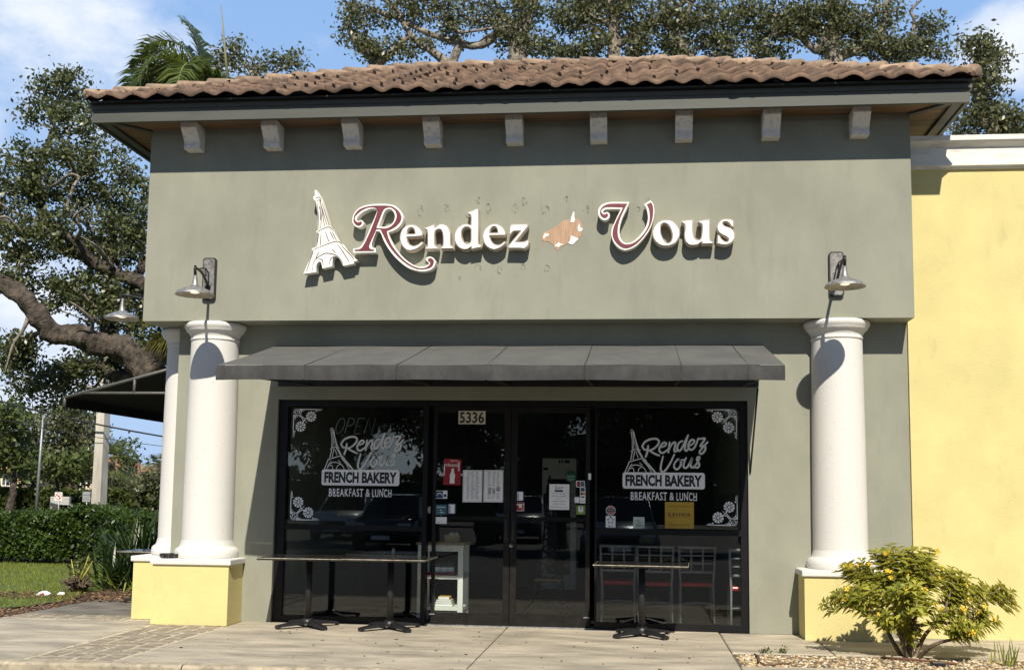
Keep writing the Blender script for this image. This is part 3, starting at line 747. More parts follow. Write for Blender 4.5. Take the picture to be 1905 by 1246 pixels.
e2o = [(845,695,1),(1190,690,1),(1195,620),(1140,520),(1050,455),(950,437),(850,465),(760,540),(705,640),(698,740),(725,850),(790,940),(890,995),(980,1000),(1080,960),(1160,900),(1200,850),(1180,828),(1150,845),(1100,885),(1020,905),(940,880),(880,810),(850,740)]
e2h = [(845,635,1),(860,560),(900,510),(945,495),(990,515),(1020,570),(1030,635,1)]
white_letter('raised white letter e of the wall sign, between d and z', e2o, [e2h], *G4)
zo = [(1320,450,1),(1695,445,1),(1690,500,1),(1420,835,1),(1600,835),(1660,810),(1700,790,1),(1715,830),(1690,920),(1610,985,1),(1500,975),(1260,975,1),(1255,930,1),(1535,595,1),(1390,600),(1340,630),(1300,690,1),(1285,650),(1295,520)]
white_letter('raised white letter z of the wall sign, beside the peeled patch', zo, [], *G4)
oo = [(340,215),(460,245),(560,340),(610,450),(600,560),(530,680),(430,740),(320,760),(200,735),(100,650),(52,540),(55,430),(110,320),(210,240)]
oh = [(300,285),(370,320),(435,430),(460,560),(430,660),(370,700),(310,680),(250,590),(210,470),(210,360),(240,300)]
white_letter('raised white letter o right after the burgundy V', oo, [oh], *G6)
uo = [(660,235,1),(770,225),(885,212,1),(880,340),(890,520),(930,610),(990,640),(1040,620),(1070,560),(1082,420),(1080,330),(1060,295),(1005,270),(1000,245,1),(1110,220),(1235,205,1),(1235,400),(1240,610),(1260,655),(1310,680),(1295,710,1),(1080,715,1),(1070,665,1),(1000,720),(900,745),(800,730),(735,660),(710,540),(722,420),(722,330),(705,300),(655,270)]
white_letter('raised white letter u of the wall sign, between o and s', uo, [], *G6)
sso = [(1735,360,1),(1690,355,1),(1640,285),(1580,252),(1520,260),(1505,300),(1550,345),(1660,385),(1730,450),(1755,540),(1730,640),(1660,705),(1560,735),(1460,725),(1395,705,1),(1400,535,1),(1440,540,1),(1480,610),(1560,670),(1620,660),(1632,615),(1590,570),(1490,520),(1420,460),(1390,370),(1420,280),(1490,215),(1590,195),(1680,205),(1730,235,1)]
white_letter('raised white letter s that ends the wall sign', sso, [], *G6)
def capital_letter(label, wo, wh, ro, rh, ox, oy, s):
    o = trace(wo, ox, oy, s); h = [trace(q, ox, oy, s)[::-1] for q in wh]
    cx = sum(p[0] for p in o)/len(o); cz = sum(p[1] for p in o)/len(o)
    t = thing('sign_letter', label, 'sign letter', (cx, D1, cz), 'raised letters of the wall sign')
    MB().prism([o] + h, YF, D1 - .025).build('letter_board', m_signw, t)
    o2 = trace(ro, ox, oy, s); h2 = [trace(q, ox, oy, s)[::-1] for q in rh]
    MB().prism([o2] + h2, YF - .005, YF - .001).build('letter_face', m_sigr, t)
Rw = [(120,380),(140,300),(200,225),(290,180),(400,157),(520,152),(640,155),(740,180),(820,250),(858,340),(840,420),(780,500),(710,540),(640,560,1),(665,640),(720,750),(800,860),(900,960),(1010,1035),(1090,1060),(1170,1055),(1220,1030),(1232,1000),(1195,975),(1188,940),(1230,915),(1290,930),(1327,985),(1310,1050),(1250,1105),(1150,1127),(1050,1115),(930,1075),(800,980),(680,850),(590,710),(540,590),(512,545,1),(465,545,1),(415,680),(400,755),(425,785),(462,790,1),(462,855,1),(132,858,1),(132,797,1),(200,790),(250,755),(310,660),(400,450),(478,260),(455,222),(370,226),(260,280),(195,340),(180,375),(205,402),(240,383),(278,405),(286,440),(260,475),(215,490),(160,470),(128,425)]
Rwh = [(650,222),(700,245),(735,310),(725,390),(675,455),(600,480),(500,483,1),(545,370),(590,260)]
Rr = [(138,380),(155,310),(220,235),(320,195),(420,180),(530,176),(640,180),(720,200),(795,260),(833,340),(815,410),(755,475),(690,515),(620,545,1),(645,645),(700,760),(790,880),(890,980),(1000,1050),(1090,1080),(1170,1078),(1230,1045),(1250,1000),(1218,970),(1225,945),(1255,936),(1297,965),(1300,1010),(1270,1060),(1200,1090),(1110,1098),(1010,1075),(880,1000),(750,880),(650,750),(570,600),(530,518,1),(470,518,1),(370,740),(368,785),(395,808),(437,815,1),(437,832,1),(155,832,1),(155,815,1),(230,805),(270,770),(330,660),(420,450),(482,270),(470,220),(420,200),(330,210),(230,265),(160,340),(165,390),(200,418),(250,408),(258,435),(225,465),(180,455),(145,415)]
Rrh = [(650,200),(695,209),(742,247),(764,320),(745,400),(690,470),(620,503),(540,506),(468,500,1),(530,340),(580,230)]
capital_letter('large burgundy and white letter R with a long curling tail', Rw, [Rwh], Rr, [Rrh], 640, 360, 7.789)
Vw = [(738,165,1),(690,280),(600,470),(550,640),(545,770),(570,870),(630,940),(700,960),(790,935),(900,850),(1010,720),(1070,600),(1095,480),(1085,360),(1060,270),(1018,215,1),(1140,133,1),(1185,180),(1212,260),(1215,400),(1180,560),(1100,740),(980,900),(850,1020),(720,1080),(620,1088),(510,1030),(430,930),(390,810),(395,700),(430,600),(500,450),(568,303,1),(360,297),(280,303),(235,330),(225,355),(248,378),(290,358),(335,370),(358,420),(335,480),(270,515),(200,495),(145,430),(132,360),(150,280),(210,215),(300,180),(400,165)]
Vr = [(697,198,1),(640,300),(560,480),(520,630),(510,760),(535,880),(600,960),(680,985),(790,965),(920,880),(1040,740),(1110,600),(1130,450),(1120,330),(1095,250),(1070,218,1),(1155,172,1),(1185,230),(1198,330),(1180,500),(1120,660),(1000,840),(860,980),(720,1050),(620,1050),(520,990),(440,890),(412,790),(425,680),(480,540),(617,267,1),(300,262),(225,290),(193,340),(215,392),(260,407),(298,387),(325,410),(310,450),(260,472),(200,445),(170,380),(180,310),(230,250),(310,210),(400,198)]
capital_letter('large burgundy and white letter V with a scrolled left arm', Vw, [], Vr, [], 1100, 360, 10.386)
# leaning lattice tower emblem
To = [(245,95,1),(270,95,1),(290,140),(315,150,1),(320,180),(340,225,1),(385,370),(440,560,1),(497,605,1),(500,640,1),(525,700),(560,755,1),(612,790,1),(640,840,1),(720,930),(800,1000,1),(745,1015,1),(752,1040,1),(612,1070,1),(570,990),(515,945),(480,970),(470,1075,1),(345,1103,1),(328,1022,1),(300,1017),(268,1060),(265,1150,1),(100,1172,1),(170,1010),(230,880,1),(205,860,1),(213,845,1),(258,830,1),(300,650,1),(265,640,1),(265,625,1),(288,608,1),(282,400),(260,240,1),(232,212,1),(224,182,1),(246,170,1)]
T5 = (550, 340, 6.923)
o = trace(To, *T5, k=3); t = thing('tower_emblem', 'leaning white cut-out of a lattice tower left of the burgundy R', 'sign', (-2.35, D1, 4.3))
MB().prism([o], YF, D1 - .03).build('board', m_signw, t)
b = MB(); lines = [[(275,635),(415,570),(490,618)],[(222,866),(510,757),(605,800)],[(255,205),(300,185),(325,215)],[(275,232),(310,222),(330,245)],[(275,240),(290,400),(302,605)],[(310,235),(322,400),(318,480)],[(300,300),(330,420),(322,590)],[(315,232),(360,400),(405,545)],[(340,260),(390,420),(432,550)],[(330,300),(350,430),(375,560)],[(298,655),(270,825)],[(328,655),(318,805)],[(380,630),(430,762)],[(440,622),(492,728)],[(465,625),(525,740)],[(228,888),(185,1000),(140,1142)],[(215,1130),(235,1020),(300,950),(400,907),(520,935),(580,990),(612,1045)],[(290,985),(340,990),(355,1065)],[(435,1050),(450,985),(490,950)],[(540,795),(610,890),(692,1022)],[(597,818),(690,910),(755,988)],[(300,890),(260,975)],[(470,855),(510,900)]]
for ln in lines:
    q = [PY(T5[0] + p[0]/T5[2], T5[1] + p[1]/T5[2], YF - .001) for p in ln]
    ribbon(b, [(a[0], a[2]) for a in q], [.005, .010, .007], float(YF - .002 - .0004*len(b.v)/400), k=5)
b.build('drawn_line', m_sigd, t)
# ================================================================== lettering and papers on the glass
YD = YG - .004
def dpx(p, ox, oy, s, y=YD): a = PY(ox + p[0]/s, oy + p[1]/s, y); return (a[0], a[2])
D = (1150, 780, 7.789)
wl = thing('window_lettering', 'white shop name lettering with a small tower on the right window', 'window lettering', (dpx((660, 700), *D)[0], YD, dpx((660, 700), *D)[1]), 'shop name lettering on the windows')
b = MB(); yv = [YD]
def st(pts, wd, sc=1/1325.0):
    yv[0] -= .00012; ribbon(b, [dpx(p, *D) for p in pts], [x*sc*1.0 for x in (wd if isinstance(wd, (list, tuple)) else [wd])] if not isinstance(wd, (int, float)) else wd*sc*1.0, yv[0], k=6)
for ln, wd in (([(180,160),(190,150),(215,158),(218,180)],10),([(175,185),(200,178),(222,188)],8),([(190,195),(205,300),(205,440)],12),([(212,195),(225,300),(222,440)],9),([(225,190),(250,290),(285,410)],[22,14,24]),([(215,240),(240,340),(262,415)],8),
    ([(185,462),(275,425),(322,445)],12),([(205,465),(180,590)],14),([(240,460),(215,580)],12),([(255,462),(290,552)],10),([(285,440),(350,550)],[30,26]),([(150,618),(345,565),(410,600)],14),
    ([(155,630),(100,760)],14),([(200,640),(165,690)],9),([(140,760),(170,690),(240,658),(320,670),(380,710),(405,760)],13),([(165,715),(205,700),(225,720),(230,760)],12),([(290,760),(300,715),(335,690)],12),([(365,590),(440,660),(535,760)],[30,34,20]),([(380,620),(440,690),(480,760)],12),([(310,625),(350,660)],10)): st(ln, wd, 1/1300.0)
b.build('tower_drawing', m_decal, wl)
b = MB()
for ln in ([(435,380),(425,460),(400,540)], [(430,425),(390,440),(362,412),(352,380),(395,320),(470,285),(550,280),(590,312),(578,360),(520,420),(458,447)], [(450,447),(520,490),(595,522)],
    [(620,402),(680,380),(695,345),(655,338),(605,400),(598,455),(640,485),(695,455),(735,420)], [(745,330),(738,400),(728,478)], [(733,440),(780,355),(822,330),(828,370),(812,440),(828,468),(862,430)],
    [(935,312),(890,330),(860,385),(858,435),(885,455),(920,420),(965,330),(1012,228)], [(1012,228),(980,340),(966,430),(990,452),(1025,415)], [(1030,380),(1090,345),(1102,305),(1062,295),(1022,350),(1022,415),(1062,438),(1110,400),(1150,305)],
    [(1150,305),(1162,275),(1190,280),(1258,278),(1190,385),(1240,380),(1265,405),(1250,460),(1205,498),(1178,478),(1205,430),(1295,328)],
    [(650,535),(625,640),(617,725),(650,762),(700,715),(760,620),(812,510)], [(865,572),(815,640),(812,690),(850,722),(898,680),(910,615),(880,572),(895,592),(955,582)], [(985,555),(950,640),(952,690),(982,702),(1022,660),(1072,558),(1052,640),(1058,692),(1095,695)],
    [(1092,695),(1150,620),(1180,548),(1150,550),(1142,590),(1175,650),(1150,698),(1092,680)]): st(ln, [24, 30, 30, 26])
b.build('script_lettering', m_decal, wl)
bp = MB()
x0, z1 = dpx((64, 762), *D); x1, z0 = dpx((1257, 1012), *D)
rr = .028; lp = []
for cx, cz, a0 in ((x1 - rr, z0 + rr, -90), (x1 - rr, z1 - rr, 0), (x0 + rr, z1 - rr, 90), (x0 + rr, z0 + rr, 180)):
    lp += [np.array([cx + rr*math.cos(R(a0 + 15*j)), cz + rr*math.sin(R(a0 + 15*j))]) for j in range(7)]
bp.add([(p[0], YD - .0006, p[1]) for p in lp], [tuple(range(len(lp)))]); bn = bp.build('banner', m_decal2, wl)
def fit(bx, txt, p0, p1, y, **k):
    xa, za = dpx(p0, *D); xb, zb = dpx(p1, *D); put_text(bx, txt, xa, za, xb - xa, zb - za, y, **k)
b = MB(); fit(b, 'FRENCH', (105, 962), (632, 802), YD - .0012, bold=.045); fit(b, 'BAKERY', (680, 968), (1215, 808), YD - .0012, bold=.045); b.build('banner_lettering', m_ink, bn)
b = MB(); fit(b, 'BREAKFAST', (182, 1165), (708, 1052), YD - .0006, bold=.014, spacing=1.15); fit(b, '&', (745, 1170), (810, 1058), YD - .0006, bold=.012); fit(b, 'LUNCH', (845, 1175), (1140, 1062), YD - .0006, bold=.014, spacing=1.15)
for lx0, lx1, yy in ((182, 215, 1165), (240, 275, 1165), (655, 695, 1167), (845, 880, 1173), (1000, 1025, 1062), (1090, 1140, 1175)): fit(b, 'I', (lx0, yy), (lx1, yy - 9), YD - .0009)
b.build('small_lettering', m_decal2, wl)
dxl = GX(598.5, 890) - x0
wl2 = dup(wl, wl.location + Vector((dxl, 0, .0)), None, 'white shop name lettering with a small tower on the left window')
# corner flowers
E5 = (1300, 755, 13.84)
cf = thing('flower_decal', 'white vinyl flower scroll in the top right corner of the right window', 'window decal', (dpx((968, 97), *E5)[0], YD, dpx((968, 97), *E5)[1]), 'corner flower decals on the windows')
b = MB(); u = 1/2290.0; cnt = [0]
def yy(): cnt[0] += 1; return YD - .0001*cnt[0]
def c2(p): return dpx(p, *E5)
def petal(bx, c, ang, r0, r1, w0, w1):
    cx, cz = c; d = np.array([math.cos(ang), math.sin(ang)]); n = np.array([-d[1], d[0]])
    pts = [np.array(c) + d*r0 + n*w0/2, np.array(c) + d*r1*.93 + n*w1/2, np.array(c) + d*r1, np.array(c) + d*r1*.93 - n*w1/2, np.array(c) + d*r0 - n*w0/2]
    y = yy(); bx.add([(p[0], y, p[1]) for p in pts], [(0, 1, 2, 3, 4)])
for c in ((482, 287), (768, 558)):
    cc = c2(c)
    for k in range(10): petal(b, cc, 2*math.pi*k/10 + .25, 45*u, 142*u, 10*u, 66*u)
    y = yy(); b.add([(cc[0] + 32*u*math.cos(q), y, cc[1] + 32*u*math.sin(q)) for q in np.linspace(0, 6.0, 14)], [tuple(range(14))])
for pts, wd in (([(180, 97), (500, 97), (800, 97)], [10, 24, 26]), ([(968, 262), (970, 560), (970, 860)], [26, 24, 10]), ([(790, 100), (812, 170), (765, 265), (680, 335), (600, 352), (520, 322)], 20), ([(960, 268), (900, 245), (820, 265), (735, 335), (692, 430), (735, 520)], 20),
    ([(660, 135), (730, 130), (790, 105)], [4, 26, 6]), ([(758, 218), (762, 160), (788, 115)], [4, 26, 6]), ([(835, 292), (900, 290), (960, 265)], [4, 26, 6]), ([(925, 382), (930, 320), (960, 275)], [4, 26, 6]), ([(220, 125), (330, 125)], 14), ([(940, 720), (940, 820)], 14),
    ([(832, 100), (930, 100)], [22, 10]), ([(840, 152), (925, 118)], [26, 10]), ([(905, 212), (940, 125)], [26, 10]), ([(965, 215), (955, 125)], [22, 10])): ribbon(b, [c2(p) for p in pts], [x*u for x in wd] if isinstance(wd, list) else wd*u, yy(), k=5)
for c, r in (((657, 392), 22), ((620, 430), 14), ((597, 455), 9), ((850, 195), 14), ((345, 140), 20), ((925, 690), 20)):
    cc = c2(c); y = yy(); b.add([(cc[0] + r*u*math.cos(q), y, cc[1] + r*u*math.sin(q)) for q in np.linspace(0, 5.7, 12)], [tuple(range(12))])
b.build('scroll', m_decal2, cf)
def dupflip(o, loc, sx, sz, label):
    r = dup(o, loc, None, label); r.scale = (sx, 1, sz); return r
xr_, zt_ = cf.location.x, cf.location.z; zb_ = GZ(1373, 977); xl_ = GX(547, 762); xl2 = GX(541, 965)
dupflip(cf, (xr_, YD, zb_), 1, -1, 'white vinyl flower scroll in the bottom right corner of the right window')
dupflip(cf, (xl_, YD, GZ(547, 761)), -1, 1, 'white vinyl flower scroll in the top left corner of the left window')
dupflip(cf, (xl_, YD, GZ(541, 966)), -1, -1, 'white vinyl flower scroll in the bottom left corner of the left window')
# paper goods: sheets taped or stuck to the panes
def sheet(name, label, cat, px0, py0, px1, py1, m_, y=YG - .005, th=.0012, group=None, rot=0):
    a = PY(px0, py0, y); c = PY(px1, py1, y)
    t = thing(name, label, cat, ((a[0] + c[0])/2, y, (a[2] + c[2])/2), group)
    xc, zc = (a[0]+c[0])/2, (a[2]+c[2])/2; hw, hh = abs(c[0]-a[0])/2, abs(a[2]-c[2])/2
    b = MB(); b.box(xc-hw, xc+hw, y - th, y, zc-hh, zc+hh); b.build('sheet', m_, t)
    t.rotation_euler = (0, R(rot), 0)
    def at(u, v): return (xc - hw + 2*hw*u, zc - hh + 2*hh*v)
    return t, at, y - th
def marks(t, at, y, rects, m_, name='print', k=[0]):
    b = MB()
    for u0, v0, u1, v1 in rects:
        k[0] += 1; (xa, za), (xb, zb) = at(u0, v0), at(u1, v1); yy_ = y - .0004 - .00001*(k[0] % 60)
        b.add([(xa, yy_, za), (xb, yy_, za), (xb, yy_, zb), (xa, yy_, zb)], [(0, 1, 2, 3)])
    return b.build(name, m_, t)
def words(t, at, y, items, m_, name='lettering', **kw):
    b = MB()
    for txt, u0, v0, u1, v1 in items:
        (xa, za), (xb, zb) = at(u0, v0), at(u1, v1); put_text(b, txt, xa, za, xb - xa, zb - za, y - .0012, **kw)
    return b.build(name, m_, t)
t, at, y = sheet('number_plate', 'cream plate with the street number 5336 at the top of the door', 'number plate', 853, 764, 903, 789, mat('cream_plate', (.66, .61, .50), .6, .08, 20), y=YG - .016)
words(t, at, y, [('5336', .05, .09, .95, .92)], m_ink, bold=.02)
for px0, px1, lab in ((861.5, 896.8, 'printed white menu page, the left of two on the left door'), (900, 935.5, 'printed white menu page with picture blocks, nearest the middle of the doors')):
    t, at, y = sheet('menu_page', lab, 'menu', px0, 874, px1, 934, m_paper, group='menu pages on the left door')
    rows = []
    for k in range(26):
        v = .93 - k*.033; x0r = .18 if px0 < 870 else .2
        if px0 > 870 and .28 < v < .5: continue
        for q in range(3):
            ua = x0r + q*.23 + rng.uniform(0, .03); rows.append((ua, v, ua + rng.uniform(.10, .2), v + .014))
    if px0 > 870: rows += [(.22, .26, .40, .46), (.46, .28, .60, .44), (.66, .34, .86, .48)]
    marks(t, at, y, rows, m_inkg); marks(t, at, y, [(.03, .97, .97, .98), (.03, .02, .97, .03), (.03, .03, .045, .97), (.955, .03, .97, .97)], m_inkg, 'border')
m_red = mat('sign_red', (.36, .012, .016), .5, .1, 9)
t, at, y = sheet('closed_sign', 'red hanging sign reading closed with a white bottle on the left door', 'door sign', 826, 853, 857, 902, m_red, rot=2)
words(t, at, y, [('closed', .1, .70, .82, .84)], m_signw, bold=.01); words(t, at, y, [('sorry', .34, .86, .8, .95)], m_signw, 'greeting', shear=.3)
b = MB(); pr_ = [(-.10, 0), (.10, 0), (.115, .04), (.10, .16), (.12, .26), (.115, .34), (.07, .42), (.05, .50), (.055, .57), (-.055, .57), (-.05, .50), (-.07, .42), (-.115, .34), (-.12, .26), (-.10, .16), (-.115, .04)]
b.add([(at(.52 + p[0]*1.25, .06 + p[1])[0], y - .0012, at(.52, .06 + p[1])[1]) for p in pr_], [tuple(range(len(pr_)))]); b.build('bottle_picture', m_decal2, t)
marks(t, at, y, [(.0, .35, .06, .8)], m_signw, 'stripe'); marks(t, at, y, [(.84, .55, .90, .9)], m_signw, 'stripe')
m_blue = mat('sticker_blue', (.025, .06, .16), .5, .1, 9); m_teal = mat('sticker_teal', (.05, .17, .21), .5, .1, 9)
m_green = mat('sticker_green', (.008, .075, .045), .5, .1, 9); m_lime = mat('sticker_lime', (.17, .27, .045), .5, .1, 9)
m_gold = mat('poster_gold', (.52, .33, .035), .6, .05, 4)
t, at, y = sheet('card_sticker', 'small blue and white sticker below the red closed sign', 'sticker', 811, 912, 832, 927, m_decal2)
marks(t, at, y, [(.04, .06, .62, .94)], m_blue); marks(t, at, y, [(.68, .2, .94, .55)], m_blue, 'blue_block'); b = MB()
cc = at(.33, .42); r_ = at(.5, 0)[0] - at(.33, 0)[0]; ribbon(b, [(cc[0] + r_*math.cos(q)*1.2, cc[1] + r_*math.sin(q)) for q in np.linspace(.1, 3.04, 7)], r_*.5, y - .0015); b.build('arch_mark', m_decal, t)
t, at, y = sheet('review_sticker', 'teal speech bubble sticker above the pale blank card on the left door', 'sticker', 810, 938, 831, 957, m_teal)
b = MB(); b.add([(at(.40, 0)[0], y, at(0, .001)[1]), (at(.6, 0)[0], y, at(0, .001)[1]), (at(.5, 0)[0], y, at(0, -.2)[1])], [(0, 1, 2)]); b.build('bubble_tip', m_teal, t)
marks(t, at, y, [(.12, .72, .88, .78), (.4, .2, .75, .26), (.45, .4, .55, .5)], m_decal2)
t, at, y = sheet('code_sticker', 'white sticker with a dark blue border on the left door, right of the teal bubble', 'sticker', 833, 936, 848, 956, m_decal2, group='pale bordered stickers')
marks(t, at, y, [(0, 0, .14, 1), (.86, 0, 1, 1), (.14, 0, .86, .08), (.14, .92, .86, 1), (.22, .14, .32, .8)], m_blue)
t, at, y = sheet('code_sticker', 'white sticker with a dark blue border on the right door, above the red one', 'sticker', 960, 913, 975, 932, m_decal2, group='pale bordered stickers')
marks(t, at, y, [(0, 0, .14, 1), (.86, 0, 1, 1), (.14, 0, .86, .08), (.14, .92, .86, 1), (.22, .14, .32, .8)], m_blue)
t, at, y = sheet('delivery_sticker', 'red and white sticker low on the left edge of the right door', 'sticker', 960, 934, 975, 950, m_signw)
marks(t, at, y, [(.04, .82, .96, .98), (.08, .06, .36, .66), (.36, .06, .7, .36), (.74, .06, .94, .74)], m_red)
t, at, y = sheet('blank_card', 'pale blank card below the teal speech bubble sticker', 'card', 809, 961, 831, 974, m_decal2); marks(t, at, y, [(.22, .18, .45, .26)], m_inkg)
t, at, y = sheet('opening_hours', 'white opening hours notice on the right door in front of the fridge', 'notice', 1022, 900, 1059, 948, m_paper)
words(t, at, y, [('Tuesday - Saturday', .14, .605, .82, .655), ('7:30 AM to 3:00 PM', .14, .51, .82, .555), ('Sunday', .36, .405, .6, .45), ('8:00 AM to 3:00 PM', .14, .31, .82, .35), ('Monday CLOSED', .2, .195, .78, .245), ('HOLIDAY HOURS MAY VARY', .06, .09, .9, .125)], m_ink)
marks(t, at, y, [(.27, .70, .68, .77)], m_ink, 'banner_mark'); b = MB()
ribbon(b, [at(.44, .80), at(.50, .88), at(.56, .82), at(.64, .90), at(.68, .84)], .006, y - .0016); b.build('script_mark', m_red, t); b = MB(); ribbon(b, [at(.30, .78), at(.34, .94), at(.40, .78)], .004, y - .0018); b.build('tower_mark', m_ink, t)
cgx, cgz = dpx((645, 372), 1000, 850, 10.38)
t = thing('round_sticker', 'round dark green sticker above the opening hours notice', 'sticker', (cgx, YG - .005, cgz)); b = MB(); b.lathe([(0, .0012), (.064, .0012), (.064, 0)], cgx, YG - .005, cgz, 28, axis='y'); b.build('sheet', m_green, t)
b = MB(); put_text(b, 'SAFE', cgx - .042, cgz - .012, .084, .026, YG - .0072, bold=.01); put_text(b, 'I', cgx - .03, cgz - .034, .06, .006, YG - .0072); put_text(b, 'T', cgx - .007, cgz + .036, .014, .014, YG - .0072); b.build('lettering', mat('pale_green_ink', (.20, .33, .27), .6, .1, 9), t)
t, at, y = sheet('yes_sticker', 'square lime green sticker with a letter Y at the right edge of the right door', 'sticker', 1072, 939, 1089, 957, m_lime)
marks(t, at, y, [(.24, .32, .76, .86)], m_decal2, 'white_square'); words(t, at, y - .001, [('Y', .34, .4, .68, .80)], m_ink, bold=.01); marks(t, at, y, [(.28, .2, .72, .25)], m_decal2)
t, at, y = sheet('payment_sticker', 'strip of payment card stickers at the right edge of the right door', 'sticker', 1079, 906, 1089, 936, m_decal2)
marks(t, at, y, [(.14, .74, .86, .97)], m_blue, 'blue_card'); marks(t, at, y, [(.08, .52, .5, .68)], m_red, 'red_card'); marks(t, at, y, [(.5, .52, .92, .68)], m_gold, 'orange_card'); marks(t, at, y, [(.2, .36, .8, .44)], m_ink, 'card_name'); marks(t, at, y, [(.1, .14, .9, .17)], m_inkg)
t, at, y = sheet('payment_sticker', 'red and blue payment card sticker above the strip of card stickers', 'sticker', 1072, 894, 1088, 906, m_decal2)
marks(t, at, y, [(.08, .1, .45, .9)], m_red, 'red_card'); marks(t, at, y, [(.5, .1, .94, .9)], m_teal, 'blue_card')
t, at, y = sheet('blank_note', 'pale square note beside the strip of payment stickers', 'card', 1069, 924, 1078, 935, m_decal2)
t, at, y = sheet('coffee_poster', 'gold square coffee poster reading KAHWA under the right window lettering', 'poster', 1237, 933, 1291, 983, m_gold)
words(t, at, y, [('KAHWA', .12, .46, .88, .59)], m_ink, bold=.008, spacing=1.15); words(t, at, y, [('PROUDLY SERVING', .12, .81, .88, .855), ('COFFEE ROASTERS', .12, .405, .88, .435), ('FLORIDA ROASTED', .12, .115, .88, .165)], m_ink, 'small_lettering', spacing=1.1)
ox, oz = dpx((248, 277), 1110, 920, 9.525)
t = thing('octagon_sticker', 'small red and white octagon sticker low in the right window', 'sticker', (ox, YG - .005, oz)); b = MB()
oc = lambda r, yy_: [(ox + r*math.cos(R(22.5 + 45*k)), yy_, oz + r*math.sin(R(22.5 + 45*k))) for k in range(8)]
b.add(oc(.056, YG - .005), [tuple(range(8))]); b.build('sheet', m_decal2, t)
b = MB(); b.add(oc(.05, YG - .006), [tuple(range(8))]); b.build('red_field', mat('faded_red', (.45, .20, .17), .6, .1, 9), t); b = MB(); b.box(ox - .045, ox + .045, YG - .0075, YG - .007, oz - .016, oz + .016); b.build('dark_band', m_ink, t)
b = MB(); put_text(b, 'STOP', ox - .034, oz - .010, .068, .02, YG - .0082); b.build('lettering', m_decal, t)
t, at, y = sheet('star_sticker', 'white sticker with a dark star under the octagon sticker', 'sticker', 1127, 959, 1145, 981, m_decal2)
b = MB(); c0 = at(.5, .62); rr_ = at(.94, 0)[0] - at(.5, 0)[0]; pts = []
for k in range(10): r = rr_*(1 if k % 2 == 0 else .42); pts.append((c0[0] + r*math.cos(R(90 + 36*k)), y - .0012, c0[1] + r*math.sin(R(90 + 36*k))))
ribbon(b, [(p[0], p[2]) for p in pts + pts[:1]], .007, y - .0012, k=1); b.build('star', m_ink, t); words(t, at, y, [('B.1', .3, .05, .7, .2)], m_ink)
t, at, y = sheet('square_sticker', 'pale green square sticker with handwriting on the lower sash of the right window', 'sticker', 1178, 961, 1199, 982, mat('pale_sticker', (.56, .62, .55), .6, .05, 9))
words(t, at, y, [('Vote', .28, .66, .62, .80), ('Now', .32, .44, .72, .62), ('Here', .24, .14, .84, .42)], mat('green_ink', (.08, .13, .10), .6, .1, 9), shear=.25)
t, at, y = sheet('door_label', 'tiny white label on the post right of the doors', 'label', 1094.5, 880, 1099.5, 892, m_decal2, y=YG - .034)
t, at, y = sheet('door_label', 'small pale keypad on the dark post left of the doors', 'label', 796, 942, 801, 954, mat('pale_keypad', (.35, .33, .28), .6, .3, 60), y=YG - .034)
# unlit neon
t = thing('neon_sign', 'unlit OPEN neon sign hanging inside the left window', 'neon sign', (GX(662, 793), .26, GZ(662, 793)))
b = MB(); a = PY(622, 806, .26); c = PY(699, 778, .26); q = lambda u, v: (a[0] + (c[0]-a[0])*u, .26, a[2] + (c[2]-a[2])*v)
sh_ = lambda pts: [q(u*.93 + v*.10, v) for u, v in pts]
for pts in ([(.10 + .10*math.cos(k), .5 + .5*math.sin(k)) for k in np.linspace(0, 2*math.pi, 20)], [(.27, 0), (.27, .5), (.27, 1), (.36, 1), (.43, .9), (.43, .65), (.36, .5), (.27, .5)], [(.70, 1), (.52, 1), (.52, .5), (.66, .5), (.52, .5), (.52, 0), (.70, 0)], [(.78, 0), (.78, 1), (.97, 0), (.97, 1)]): b.tube(sh_(pts), .008, 6)
b.build('neon_tube', mat('unlit_tube', (.22, .23, .24), .3, .05, 9), t)
